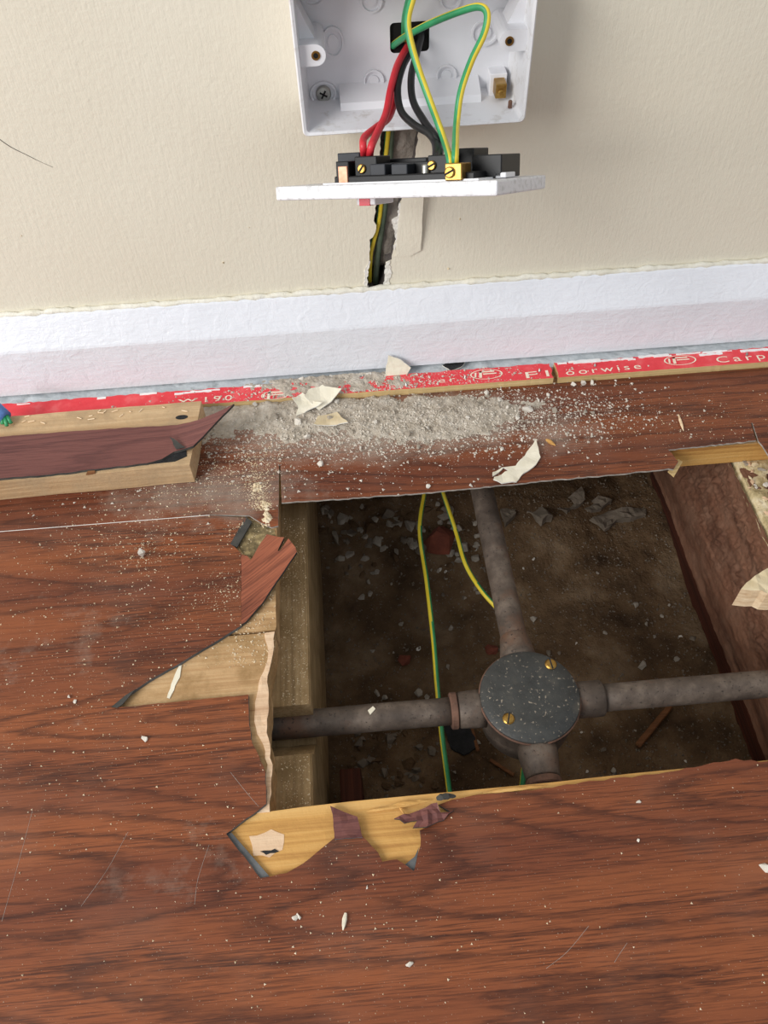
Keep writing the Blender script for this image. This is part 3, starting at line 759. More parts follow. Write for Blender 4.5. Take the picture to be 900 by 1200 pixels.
for i in range(105):      # heap of rubble at the foot of the wall
    px = rr.uniform(378, 565); py = rr.triangular(585, 700, 600)
    q = gpt(px, py); s = rr.uniform(.003, .0095) * (1 if py < 660 else .6)
    o = obj('rubble_stone', rock((q.x, q.y, q.z - s * .35), s, s * rr.uniform(.6, 1), s * rr.uniform(.5, .8), i, 13), rr.choice([M_stone_d, M_stone, M_stone, M_soil]))
    tag(o, soil_label(q, s, o.data.materials[0], 'rubble stone'), 'stone', 'stones in the heap by the wall')
for i in range(80):      # loose pebbles
    px = rr.uniform(392, 850); py = rr.uniform(640, 925)
    if px > 700 and py < 700: continue
    q = gpt(px, py)
    if q.x > RX - .008 or q.x < -.036: continue
    s = rr.uniform(.0014, .0042)
    o = obj('pebble', rock((q.x, q.y, q.z - s * .3), s, s * rr.uniform(.6, 1), s * .7, 200 + i, 12), rr.choice([M_stone, M_stone_d, M_stone_d, M_white]))
    tag(o, soil_label(q, s, o.data.materials[0], 'pebble'), 'pebble', 'pebbles on the soil')
for i in range(46):      # coarse stones in the near left corner
    px = rr.uniform(405, 520); py = rr.uniform(855, 935)
    q = gpt(px, py); s = rr.uniform(.002, .0075)
    o = obj('soil_stone', rock((q.x, q.y, q.z - s * .35), s, s * rr.uniform(.6, 1), s * .7, 300 + i, 13), rr.choice([M_stone_d, M_soil, M_soil, M_stone_d]))
    tag(o, soil_label(q, s, o.data.materials[0], 'gravel stone'), 'stone', 'stones below the left conduit')
for px, py, s in ((753, 781, .0062), (793, 773, .0042), (709, 742, .0028), (437, 672, .004), (424, 700, .005), (434, 696, .004), (470, 731, .0035), (437, 762, .0035), (462, 765, .0026), (744, 709, .005), (443, 812, .0048), (452, 818, .0045), (490, 813, .006), (500, 817, .0045), (625, 725, .005), (557, 690, .004), (776, 722, .003)):
    q = gpt(px, py)
    o = obj('pale_stone', rock((q.x, q.y, q.z - s * .3), s, s * .85, s * .6, px + py, 11), M_stone); tag(o, soil_label(q, s, o.data.materials[0], 'angular stone'), 'stone', 'pale stones on the soil')
def stick(a, b, w, h, mt, label, name='wood_stick', up=.002):
    A = gpt(*a) + Vector((0, 0, up)); B = gpt(*b) + Vector((0, 0, up)); d = (B - A); L = d.length
    bx = box(0, L, -w / 2, w / 2, 0, h, min(w, h) * .2, 1)
    R = Matrix.Translation(A) @ d.to_track_quat('X', 'Z').to_matrix().to_4x4()
    o = obj(name, xf(bx, R), mt); tag(o, label, 'stick'); return o
stick((746, 876), (784, 830), .0052, .004, M_peg, 'brown split wood stick lying on the soil below the right conduit')
stick((551, 850), (560, 882), .003, .002, M_peg, 'short thin wood stick beside the black felt scrap')
stick((574, 892), (602, 910), .003, .002, M_peg, 'thin brown twig on the soil near the lower spout')
stick((588, 852), (600, 870), .003, .002, M_peg, 'small wood sliver under the rim of the junction box')
fq = [gpt(x, y) for x, y in [(520, 852), (548, 848), (560, 876), (543, 886), (528, 878)]]; zz = max(q.z for q in fq) + .002
o = obj('felt_scrap', sheet(rough([(q.x, q.y) for q in fq], .004, .0008, 3), (), .0025, None, lambda a_, b_: zz + .0015 * noise.noise(Vector((a_ * 90, b_ * 90, 0))), .004), [M_felt_shade, M_felt_shade])
tag(o, 'scrap of black roofing felt on the soil below the left conduit', 'felt')
# fine gravel, too fine to count
def grains(name, pts, mat, label, cat, parent=None):
    V = []; F = []
    for (x, y, z, s, sd) in pts:
        q = random.Random(sd); n = len(V); yaw = q.uniform(0, 6.28); c, sn = math.cos(yaw), math.sin(yaw); e = q.uniform(.5, 1.0); e2 = q.uniform(.5, .9)
        for dx, dy, dz in ((1, 0, .25), (-.5, .87, .2), (-.5, -.87, .3), (.1, .1, 1.0)):
            V.append(Vector((x + (dx * c - dy * sn * e) * s, y + (dx * sn + dy * c * e) * s, z + (dz - .2) * s * e2 * 1.4)))
        F += [(n, n + 2, n + 1), (n, n + 1, n + 3), (n + 1, n + 2, n + 3), (n + 2, n, n + 3)]
    o = obj(name, (V, F, None), mat, parent, keep=parent is None)
    if parent is None: tag(o, label, cat)
    o['kind'] = 'stuff'; return o
pts = []
for i in range(13000):
    x = rr.uniform(-.045, RX); y = rr.uniform(-.44, -.01); z = gz(x, y); s = .0005 + .0016 * rr.random() ** 3
    pts.append((x, y, z - s * .2, s, i))
grains('soil_gravel', pts, M_stone_d, 'fine grey gravel strewn over the bare soil', 'gravel')

# ------------------------------------------------------------------ cables
def stripes(tw=0.35, ny=5, seg=14, ph=0):
    return lambda i, k: 1 if ((k + ph + int(i * tw)) % seg) < ny else 0
def cable(name, pts, r, mats, label, mf=None, n=10, group=None):
    o = obj(name, tube(smooth_path(pts, n), r, 14, mf), mats, smooth=True)
    tag(o, label, 'wire', group); return o
gy = [M_grn, M_yel]
cable('earth_cable', [atz(500, 560, -.10), atz(497, 580, -.10), atz(492, 622, -.105), atz(500, 680, -.108), atz(508, 750, -.108), atz(512, 800, -.108), atz(518, 862, -.108), atz(527, 932, -.105), atz(532, 985, -.10)], .0021, gy,
      'green and yellow earth cable passing under the left conduit pipe', stripes(-.055, 4, 14, 5), group='earth cables under the floor')
cable('earth_cable', [atz(515, 565, -.10), atz(521, 583, -.10), atz(535, 625, -.105), atz(546, 662, -.108), atz(565, 693, -.11), atz(590, 722, -.112), atz(612, 760, -.115), atz(622, 830, -.118), atz(614, 900, -.112), atz(611, 930, -.105), atz(606, 985, -.10)], .0021, gy,
      'green and yellow earth cable bending under the junction box', stripes(-.055, 4, 14, 5), group='earth cables under the floor')
# in the chase
cable('chase_cable', [aty(458, 110, .005), aty(454, 160, .005), aty(449, 205, .005), aty(446, 240, .005), aty(443, 262, .005), aty(437, 285, .006), aty(434, 300, .008), aty(433, 330, .014), aty(433, 370, .016)], .0020, gy, 'yellow striped earth wire running down the chase in the wall', stripes(.0, 9, 14, 4))
cable('chase_cable', [aty(460, 120, .007), aty(456, 190, .007), aty(451, 240, .007), aty(446, 275, .008), aty(442, 305, .010), aty(440, 335, .015), aty(440, 375, .017)], .0026, [M_grn_d, M_grn_d], 'dusty grey green cable beside the striped wire in the chase')

# ------------------------------------------------------------------ back box on the wall
BX0, BX1, BZ0, BZ1, BY = -0.0193, 0.1267, 0.2308, 0.3168, -0.0453
bb = empty('socket_back_box', ((BX0 + BX1) / 2, 0, BZ0)); tag(bb, 'white plastic double socket back box fixed to the cream wall', 'socket box')
def rrect(x0, x1, z0, z1, r, n=5):
    out = []
    for cx_, cz_, a0 in ((x1 - r, z1 - r, 0), (x0 + r, z1 - r, 90), (x0 + r, z0 + r, 180), (x1 - r, z0 + r, 270)):
        for i in range(n + 1):
            a = math.radians(a0 + 90 * i / n); out.append((cx_ + r * math.cos(a), cz_ + r * math.sin(a)))
    return out
# shell: outer skin, rim, inner skin with a slight draft
lo_o0 = rrect(BX0 + .0015, BX1 - .0015, BZ0 + .0015, BZ1 - .0015, .003); lo_o1 = rrect(BX0, BX1, BZ0, BZ1, .0035)
lo_i1 = rrect(BX0 + .0026, BX1 - .0026, BZ0 + .0026, BZ1 - .0026, .0025); lo_i0 = rrect(BX0 + .0055, BX1 - .0055, BZ0 + .0055, BZ1 - .0055, .003)
lo_m1 = rrect(BX0 + .0009, BX1 - .0009, BZ0 + .0009, BZ1 - .0009, .003)
loops = [(lo_o0, -.0001), (lo_o1, BY + .0012), (lo_m1, BY), (lo_i1, BY + .0006), (lo_i0, -0.0032)]
V = []; F = []; k = len(lo_o0)
for L, y in loops: V += [Vector((a, y, b)) for a, b in L]
for i in range(len(loops) - 1):
    for j in range(k): F.append((i * k + j, i * k + (j + 1) % k, (i + 1) * k + (j + 1) % k, (i + 1) * k + j))
obj('side_walls', (V, F, None), M_upvc_d, bb)
hc = [aty(457, 63, -.003), aty(503, 59, -.003), aty(457, 27, -.003), aty(503, 24, -.003)]
hx0 = (hc[0].x + hc[2].x) / 2; hx1 = (hc[1].x + hc[3].x) / 2; hz0 = (hc[0].z + hc[1].z) / 2; hz1 = (hc[2].z + hc[3].z) / 2
hole = rrect(hx0, hx1, hz0, hz1, .0028)
bp = obj('back_panel', sheet(lo_i0, [hole], .0028, WM, lambda a_, b_: 0.0032), [M_upvc, M_openshade], bb)
obj('opening_shade_plate', box(hx0 - .002, hx1 + .002, -.0008, .0, hz0 - .002, hz1 + .002), M_openshade, bp)  # dark plate behind the hole, standing in for its shade
def ring(px, py, rx, rz, scr=False):
    c = aty(px, py, -.0034)
    V = []; F = []; n = 32
    pr = [(1.0, 0.0), (.98, .0018), (.84, .0018), (.78, .0002), (.50, .0002), (.47, .0012), (.38, .0012)]
    for q, h in pr:
        for i in range(n):
            a = 2 * math.pi * i / n
            V.append(Vector((c.x + rx * q * math.cos(a), -.0033 - h, c.z + rz * q * math.sin(a))))
    for i in range(len(pr) - 1):
        for j in range(n): F.append((i * n + j, i * n + (j + 1) % n, (i + 1) * n + (j + 1) % n, (i + 1) * n + j))
    F.append(tuple(range((len(pr) - 1) * n, len(pr) * n)))
    r = obj('knockout', (V, F, None), M_upvc, bp)
    if scr:
        s = obj('fixing_screw', lathe([(.0052, 0), (.0052, .0016), (.0044, .0026), (.0015, .003)], (c.x, -.0034, c.z), (0, -1, 0), 28), M_steel, bb, smooth=False)
        for an in (30, 120):
            cb = box(-.0028, .0028, -.0002, .0005, -.0006, .0006)
            obj('screw_recess', xf(cb, Matrix.Translation((c.x, -.0034 - .0029, c.z)) @ Matrix.Rotation(math.radians(an), 4, 'Y')), M_felt_shade, s)
ring(390, 49, .0071, .0096); ring(438, 94, .0070, .0070); ring(523, 88, .0070, .0070); ring(568, 38, .0092, .0080)
ring(379, 109, .0092, .0078, True); ring(435, 0, .0072, .0072); ring(528, -3, .0072, .0072); ring(366, -6, .008, .006)
def lug(px, py, side):
    c = aty(px, py, BY + .006); w = BX0 + .003 if side < 0 else BX1 - .003
    x0, x1 = sorted((w, c.x)); r = .0062
    P = [(w, c.z - r), (c.x, c.z - r)] + [(c.x - side * r * math.sin(math.pi * i / 10), c.z - r * math.cos(math.pi * i / 10)) for i in range(1, 10)] + [(c.x, c.z + r), (w, c.z + r)]
    lg = obj('screw_lug', sheet(P, (), abs(BY) - .010, WM, lambda a_, b_: -(BY + .006)), [M_upvc, M_upvc], bb)
    obj('gusset', sheet([(w, c.z + r), (c.x, c.z + r), (c.x + side * .006, c.z + r + .012), (w, c.z + r + .022)], (), .018, WM, lambda a_, b_: -(BY + .016)), [M_upvc, M_upvc], lg)
    obj('brass_insert', lathe([(.0027, 0), (.0027, .0006), (.0016, .0006), (.0014, .0002)], (c.x, BY + .006, c.z), (0, -1, 0), 24), M_brass, lg)
    obj('bore_shade_disc', lathe([(.00145, 0), (.00145, .0004)], (c.x, BY + .0058, c.z), (0, -1, 0), 16), M_openshade, lg)  # dark disc standing in for the shade in the bore
lug(370, 65, -1); lug(597, 48, 1)
p = aty(583, 98, -.012)
et = obj('terminal_seat', box(p.x - .0058, p.x + .0058, -.014, -.003, p.z - .0072, p.z + .0072, .0006), M_upvc, bb)
obj('earth_terminal', box(p.x - .0032, p.x + .0040, -.024, -.013, p.z - .0046, p.z + .0046, .0005), M_brass, et)
obj('terminal_screw', lathe([(.0024, 0), (.0024, .001), (.0015, .0014)], (p.x + .0004, -.0238, p.z - .001), (0, -1, 0), 18), M_brass, et)
p = aty(597, 127, -.03)
obj('stub_post', lathe([(.0014, 0), (.0014, .004), (.0011, .0045)], (p.x, -.031, BZ0 + .004), (0, 0, 1), 14), M_rust, bb)
a = aty(400, 138, -.020); b = aty(563, 128, -.020)
obj('bottom_ledge', extr_yz([(-.021, BZ0 + .004), (-.019, BZ0 + .0085), (-.003, BZ0 + .0145), (-.003, BZ0 + .004)], a.x, b.x), M_upvc, bb)

# ------------------------------------------------------------------ the socket hanging from its wires
R_ = atd(583, 211, .430); L_ = atd(322, 219, .495); F_ = atd(631, 205, .506)
U = (R_ - L_).normalized(); Vv = (F_ - R_); Vv = (Vv - U * Vv.dot(U)).normalized(); W_ = U.cross(Vv).normalized()
O_ = L_ + (R_ - L_) * .5 - U * .073     # near left corner, upper (rear) face
SM = Matrix(((U.x, Vv.x, W_.x, O_.x), (U.y, Vv.y, W_.y, O_.y), (U.z, Vv.z, W_.z, O_.z), (0, 0, 0, 1)))
SI = SM.inverted()
def su(px, py, v):
    """u, w where the ray meets the plane v = const of the socket"""
    c = SI @ CAM; r = (SI.to_3x3() @ ray(px, py)); t = (v - c.y) / r.y; q = c + r * t
    return q.x, q.z
so = empty('socket_faceplate', O_ + U * .073 + Vv * .043 - W_ * .009); tag(so, 'white double socket faceplate hanging face down from its wires, black back upwards', 'socket')
def sbox(name, par, mat, px0, px1, py0, py1, v0, v1, bev=.0006, floor_=None):
    u0, w1 = su(px0, py0, v0); u1, w1b = su(px1, py0, v0); _, w0 = su((px0 + px1) / 2, py1, v0)
    w1 = (w1 + w1b) / 2
    if floor_ is not None: w0 = floor_
    w1 = max(w1, w0 + .002)
    return obj(name, xf(box(u0, u1, v0, v1, w0, w1, bev, 2), SM), mat, par)
fpz = xf(box(0, .146, 0, .086, -.0080, 0, .0011, 2), SM)
plate = obj('plate', fpz, M_scuff, so)
# textured scuffed edge, rim of the moulding
u0, w0 = su(437, 236, .030)
obj('switch_rocker', xf(box(u0 - .006, u0 + .007, .02, .045, -.0125, -.0075, .0006), SM), M_upvc, so)
rk = obj('red_marker', xf(box(u0 - .004, u0 + .0035, .0196, .035, -.0129, -.0086, .0002), SM), M_neon, so)
# black mechanism
obj('mechanism_base', xf(box(.036, .128, .012, .070, .0, .0045, .0008), SM), M_black, so)
obj('moulding_seat', xf(box(.030, .132, .008, .074, -.0005, .0010, .0003), SM), M_upvc, so)
t1 = sbox('end_block', so, M_black, 393, 408, 189, 214, .012, .026, floor_=.0005)
sbox('end_block', so, M_blackgrey, 395, 421, 179, 200, .026, .044, floor_=.0005)
obj('copper_tab', xf(box(su(396.5, 200, .0112)[0], su(407, 200, .0112)[0], .0108, .0135, .0006, su(400, 195, .011)[1], .0003), SM), M_copper, t1)
def screw(par, px, py, v, r=.0027):
    u, w = su(px, py, v)
    q = SM @ Vector((u, v, w)); ax = -(SM.to_3x3() @ Vector((0, 1, 0)))
    s = obj('terminal_screw', lathe([(r, -.001), (r, .0006), (r * .8, .0011)], q, ax, 22), M_brass, par)
    if True:
        sb = box(-r * .95, r * .95, -.0014, -.0008, -.0005, .0005)
        obj('screw_slot', xf(sb, Matrix.Translation(q) @ SM.to_3x3().to_4x4() @ Matrix.Rotation(math.radians(-50 if px < 500 else -25), 4, 'Y')), M_felt_shade, par)
    return s
tl = sbox('terminal_block', so, M_black, 415, 441, 183, 212, .016, .034, floor_=.0005); screw(tl, 424, 198, .0155)
sbox('latch_cap', so, M_blackgrey, 433, 451, 192, 207, .015, .026)
sbox('latch_cap', so, M_blackgrey, 458, 477, 192, 207, .015, .026)
sbox('mechanism_body', so, M_black, 441, 502, 190, 210, .026, .060, floor_=.0005)
sbox('ridge', so, M_black, 441, 500, 185.5, 192, .040, .050)
u, w = su(498, 204, .016); 
obj('stud', xf(lathe([(.0024, 0), (.0024, .0055), (.0018, .0062)], (u, .017, w - .001), (0, 0, 1), 20), SM), M_steel, so)
tr_ = sbox('terminal_block', so, M_black, 501, 525, 181.5, 210, .018, .036, floor_=.0005); screw(tr_, 506, 194, .0175)
eb = sbox('earth_block', so, M_brass, 521, 541, 191, 211, .006, .020, floor_=.0002); screw(eb, 527, 202, .0055, .0030)
sbox('end_block', so, M_black, 537, 555, 173.5, 208, .032, .056, floor_=.0005)
sbox('end_block', so, M_black, 553, 588, 181, 206, .030, .062, floor_=.0005)
sbox('white_lug', so, M_upvc, 580, 593, 202, 208.5, .030, .046)

# wires from the box to the socket: end points sit in the terminals
def sp(px, py, v):
    u, w = su(px, py, v); return SM @ Vector((u, v, w))
def mid(px, py, f):     # a point f of the way from the box opening to the terminals, in depth
    y0 = -0.004; y1 = sp(470, 185, .025).y
    return aty(px, py, y0 + (y1 - y0) * f)
WG = 'wires between the back box and the socket'
cable('red_wire', [aty(480, 48, -.0005), aty(478, 54, -.006), mid(466, 76, .22), mid(458, 104, .42), mid(452, 134, .62), mid(441, 158, .82), mid(435, 172, .95), sp(433, 184, .024), sp(432, 192, .024)], .0023, M_red, 'red wire hanging straight into the left terminal', group=WG)
cable('red_wire', [aty(478, 52, -.0005), aty(477, 58, -.006), mid(470, 82, .18), mid(464, 112, .38), mid(456, 137, .55), mid(440, 150, .68), mid(427, 161, .82), mid(425.5, 172, .93), sp(427, 184, .026), sp(428, 192, .026)], .0022, M_red, 'red wire bowing outwards before the left terminal', group=WG)
cable('black_wire', [aty(487, 50, -.0005), aty(483, 58, -.006), mid(472, 78, .20), mid(466, 104, .40), mid(470, 130, .58), mid(485, 146, .72), mid(502, 156, .84), mid(510, 168, .93), sp(511, 183, .026), sp(511, 192, .026)], .0023, M_blk, 'black wire looping lowest before the right terminal', group=WG)
cable('black_wire', [aty(494, 36, -.0005), aty(493, 44, -.006), mid(488, 64, .16), mid(482, 90, .34), mid(484, 118, .52), mid(497, 142, .72), mid(510, 160, .88), mid(515, 172, .95), sp(515, 184, .024), sp(515, 192, .024)], .0023, M_blk, 'black wire running down closest to the earth wires', group=WG)
cable('earth_wire', [aty(460, 54, -.0005), aty(466, 49, -.006), mid(480, 40, .15), mid(505, 27, .3), mid(540, 13, .42), mid(562, 8, .5), mid(571, 17, .55), mid(567, 40, .6), mid(552, 72, .68), mid(540, 108, .78), mid(535, 145, .9), sp(533.5, 178, .012), sp(533, 195, .012)], .0021, gy, 'green and yellow earth wire looping over to the right inside the box', stripes(.0, 4, 14, 5), group=WG)
cable('earth_wire', [aty(474, 46, -.0005), aty(474, 36, -.006), mid(475, 18, .16), mid(482, -10, .3), mid(487, -22, .42), mid(486, -10, .5), mid(478, 20, .58), mid(480, 44, .63), mid(490, 80, .72), mid(505, 122, .83), mid(519, 160, .94), sp(526.5, 184, .012), sp(527.5, 196, .012)], .0021, gy, 'green and yellow earth wire dropping straight in front of the cable opening', stripes(.0, 7, 14, 10), group=WG)

# ------------------------------------------------------------------ loose offcut of floorboard
PT = 0.0205
lp = empty('loose_plank', tuple(atz(100, 540, 0.0005))); tag(lp, 'loose sawn floorboard offcut with a strip of vinyl still stuck on top', 'plank')
tq = [tuple(atz(x, y, PT).xy) for x, y in [(236, 470), (-140, 500), (-140, 578), (222, 545)]]
bd = obj('board', sheet(rough(tq, .02, .0004, 8), (), PT - .0005, None, lambda a_, b_: PT), [M_plank, M_plank], lp)
vz = lambda a_, b_: PT + .0022 + .013 * max(0.0, (a_ - (-.150)) / .045) ** 1.4
vp = [(-140, 522), (0, 512), (90, 505), (172, 500), (235, 491), (277, 484.5), (250, 503), (226, 521), (204, 530), (190, 538), (172, 543), (120, 549), (60, 556), (0, 561), (-140, 573)]
obj('vinyl_strip', sheet(rough([tuple(atz(x, y, PT + .002 + (.006 if x > 225 else 0)).xy) for x, y in vp], .005, .0004, 9), (), .0022, None, vz, .006), [M_pvinyl, M_backdark], lp)
obj('gap_shade_patch', sheet([tuple(atz(x, y, PT).xy) for x, y in [(168, 545), (190, 536), (218, 522), (219, 535), (205, 541)]], (), .0004, None, lambda a_, b_: PT + .0004), [M_felt_shade, M_felt_shade], lp)  # dark sheet painted in for the shade in the gap under the lifted vinyl
obj('torn_curl', sheet(rough(fl([(198, 510), (206, 524), (216, 522), (203, 512)], PT + .008), .003, .0004, 2), (), .0008, None, lambda a_, b_: PT + .006), [M_backdark, M_backdark], lp)
kc = atz(213, 489, PT)
obj('nail_hole', xf(lathe([(.0032, -.0004), (.0032, .0002)], (0, 0, 0), (0, 0, 1), 20), Matrix.Translation((kc.x, kc.y, PT)) @ Matrix.Diagonal((1.6, .8, 1, 1))), M_felt_shade, bd)
for i in range(16):
    px = rng.uniform(20, 225); py = 483 + rng.uniform(6, 18) - px * .075; q = atz(px, py, PT + .0003); an = rng.uniform(-.9, .9); L = rng.uniform(.002, .006)
    obj('wood_fibre', tube([q, q + Vector((math.cos(an) * L, math.sin(an) * L, .0006))], .0004, 5), M_splint, lp)
p = atz(110, 556, PT - .004)
obj('torn_curl', sheet(rough([(p.x - .004, p.y - .004), (p.x + .003, p.y - .003), (p.x + .001, p.y + .006), (p.x - .003, p.y + .002)], .003, .0006, 3), (), .001, None, lambda a_, b_: PT + .001), [M_peg, M_peg], lp)

# blue sleeved cable end
bc = empty('cable_end', tuple(atz(2, 495, PT + .001))); tag(bc, 'blue sleeved cable end with green and yellow cores on the plank', 'cable')
A = atz(-14, 472, PT + .012); B = atz(6, 489, PT + .0065)
obj('sleeve', tube([A, A.lerp(B, .5), B], [.0062, .0062, .0058], 16), M_blue, bc, smooth=True)
for i, (dx, dy) in enumerate(((-3, 8), (2, 10), (7, 7))):
    C = atz(6 + dx, 489 + dy, PT + .0035)
    obj('core', tube([A.lerp(B, .9) + Vector((dx * .0004, 0, 0)), C], .0016, 8, lambda q, k: 1 if k < 4 else 0), gy, bc, smooth=True)

# ------------------------------------------------------------------ debris on the floor
def flake(name, poly, z, mt, label, curl=.003, th=.0009, cat='flake', seed=1, tilt=(0, 0), group=None):
    P = fl(poly, z); cx0 = sum(p[0] for p in P) / len(P); cy0 = sum(p[1] for p in P) / len(P)
    R = max(math.hypot(p[0] - cx0, p[1] - cy0) for p in P)
    zf_ = lambda a_, b_: z + th + curl * ((a_ - cx0) / R) ** 2 + tilt[0] * (a_ - cx0) + tilt[1] * (b_ - cy0) + curl * .25 * noise.noise(Vector((a_ * 120, b_ * 120, seed)))
    o = obj(name, sheet(rough(P, .003, .0005, seed), (), th, None, zf_, .003), [mt, M_plaster]); tag(o, label, cat, group); return o
flake('paper_flake', [(343, 471), (355, 464), (366, 472), (378, 477), (360, 481), (347, 486), (350, 478)], .006, M_cream, 'folded cream wallpaper flake with a ragged edge on the dust heap', .005, seed=1, tilt=(0, .25))
flake('paper_flake', [(362, 461), (378, 455), (401, 462), (388, 470), (374, 477), (357, 468)], .008, M_cream, 'broad cream wallpaper flake leaning over the gripper rod', .005, seed=2, tilt=(0, .3))
flake('plaster_flake', [(373, 489), (395, 484), (408, 498), (385, 499), (368, 500)], .004, M_tanflake, 'tan plaster flake lying on the grey dust', .003, seed=3)
flake('paper_flake', [(628, 517), (633, 538), (628, 546), (613, 556), (605, 566), (596, 566), (588, 567), (578, 564), (579, 561), (596, 552), (590, 549), (577, 560), (577, 555), (588, 549), (604, 547), (612, 538)], .0005, M_cream, 'large curled cream wallpaper flake on bare vinyl near the hole', .004, .0012, seed=4)
flake('black_flake', [(518, 430), (528, 424), (549, 422), (540, 431), (528, 435)], .0045, M_felt_shade, 'black flake lying on the gripper rod beneath the skirting', .002, seed=5)
flake('paper_flake', [(203, 797), (210, 781), (213, 780), (211, 794), (199, 819), (196, 818)], ZB, M_cream, 'narrow cream sliver on the exposed pale board', .001, .0006, seed=6)
# flake propped against the skirting
q0 = [aty(x, y, -.022) for x, y in [(455, 417), (470, 421), (481, 428), (475, 437), (462, 439), (450, 438)]]
o = obj('paper_flake', sheet(rough([(p.x, p.z) for p in q0], .003, .0004, 7), (), .001, lambda a_, b_, h: Vector((a_, -.0225 - h - (.02 - b_) * .35, b_)), lambda a_, b_: .0008 * noise.noise(Vector((a_ * 200, b_ * 200, 1))), .003), [M_cream, M_plaster])
tag(o, 'cream plaster flake propped upright against the skirting board', 'flake')
# dust heap
def dz_(x, y):
    dx = (x + 0.012) / 0.168; yc = -.068 - .012 * math.sin(x * 18) ; dy = (y - yc) / (.030 + .009 * fbm(x * 25, 1.0, 3))
    d = 1 - (dx * dx) ** 1.5 - dy * dy
    return .0042 * d - .0006 + .0022 * fbm(x * 60, y * 60, 6) + .0012 * fbm(x * 260, y * 260, 9)
dg_ = grid(-.19, .18, -.125, -.0465, 280, 70, lambda x, y: Vector((x, y, dz_(x, y))))
F = [f for f in dg_[1] if max(dg_[0][i].z for i in f) > .0]
used = sorted({i for f in F for i in f}); ix = {v: i for i, v in enumerate(used)}
o = obj('dust_heap', ([Vector((dg_[0][i].x, dg_[0][i].y, max(-.0006, dg_[0][i].z))) for i in used], [tuple(ix[i] for i in f) for f in F], None), M_dust, keep=True, smooth=True)
tag(o, 'heap of grey plaster dust swept along the gripper rod', 'dust', kind='stuff')
def rz_(x, y):
    d = 1 - ((x + .018) / .075) ** 2 - .25 * ((y + .030) / .012) ** 2
    return GT - .0007 + .0016 * d + .0016 * fbm(x * 90, y * 90, 12) + .0008 * fbm(x * 300, y * 300, 2)
rg_ = grid(-.11, .075, -.0455, -.0215, 220, 30, lambda x, y: Vector((x, y, rz_(x, y))))
F = [f for f in rg_[1] if max(rg_[0][i].z for i in f) > GT]
used = sorted({i for f in F for i in f}); ix = {v: i for i, v in enumerate(used)}
o = obj('dust_film', ([Vector((rg_[0][i].x, rg_[0][i].y, max(GT - .0004, rg_[0][i].z))) for i in used], [tuple(ix[i] for i in f) for f in F], None), M_dust, keep=True, smooth=True)
tag(o, 'patchy grey plaster dust lying on the red gripper rod', 'dust', kind='stuff')
def surf(x, y):
    z = 0.0
    if y > -.0465 and y < -.026: return GT
    if y > -.13: z = max(0, dz_(x, y)) if -.19 < x < .18 and y < -.0465 else 0
    return z
hole_near = None
def on_vinyl(x, y):
    if inside((x, y), tq): return False
    if y > SEAM: return inside((x, y), far) or y > -.047
    return inside((x, y), near)
pts = []; i = 0
while len(pts) < 15000:
    i += 1
    u = rr.random()
    if u < .62: x = rr.gauss(.03, .085); y = rr.gauss(-.082, .019)
    elif u < .78: x = rr.gauss(.14, .06); y = rr.gauss(-.088, .022)
    elif u < .90: x = rr.gauss(.0, .07); y = rr.uniform(-.046, -.024)
    else: x = rr.gauss(-.07, .10); y = rr.gauss(-.11, .028)
    if y > -.022 or not on_vinyl(x, y): continue
    s = .00035 + .0016 * rr.random() ** 5
    pts.append((x, y, surf(x, y), s, i))
grains('plaster_grains', pts, M_grain, 'grey and white plaster crumbs strewn over vinyl and gripper rod', 'crumbs')
pts = []; i = 0
cl = [(atz(300, 545), .012, .014, 500), (atz(302, 575), .005, .009, 420), (atz(308, 600), .004, .010, 500), (atz(300, 620), .010, .008, 380), (atz(245, 560), .03, .015, 500), (atz(160, 630), .05, .03, 700), (atz(270, 690), .012, .008, 160),
      (atz(100, 780), .05, .05, 500), (atz(170, 650), .01, .01, 120), (atz(400, 1050), .05, .04, 160), (atz(800, 500), .05, .015, 220), (atz(60, 900), .08, .06, 260), (atz(270, 720), .03, .03, 260)]
for c, sx, sy, k in cl:
    for _ in range(int(k * 1.9)):
        x = rr.gauss(c.x, sx); y = rr.gauss(c.y, sy); i += 1
        if not on_vinyl(x, y) : continue
        s = .0002 + .0008 * rr.random() ** 5
        pts.append((x, y, surf(x, y), s, i))
for _ in range(1800):
    x = rr.uniform(-.33, .36); y = rr.uniform(-.56, -.06); i += 1
    if on_vinyl(x, y): pts.append((x, y, surf(x, y), .0002 + .0007 * rr.random() ** 4, i))
grains('sawdust_grains', pts, M_saw, 'pale sawdust specks sprinkled over the brown vinyl', 'sawdust')
pts = []
for _ in range(1500):
    x = rr.gauss(-.085, .014); y = rr.uniform(-.30, -.16); i += 1
    if not on_vinyl(x, y) and x < -.0675: pts.append((x, y, ZB, .0003 + .0009 * rr.random() ** 3, i))
for _ in range(1400):
    x = rr.uniform(-.066, -.047); y = rr.uniform(-.39, -.155)
    i += 1
    if y < nA and y > nB: continue
    pts.append((x, y, JT, .0002 + .0007 * rr.random() ** 3, i))
grains('wood_crumbs', pts, M_saw, 'wood crumbs scattered on the exposed boards and joist', 'crumbs')
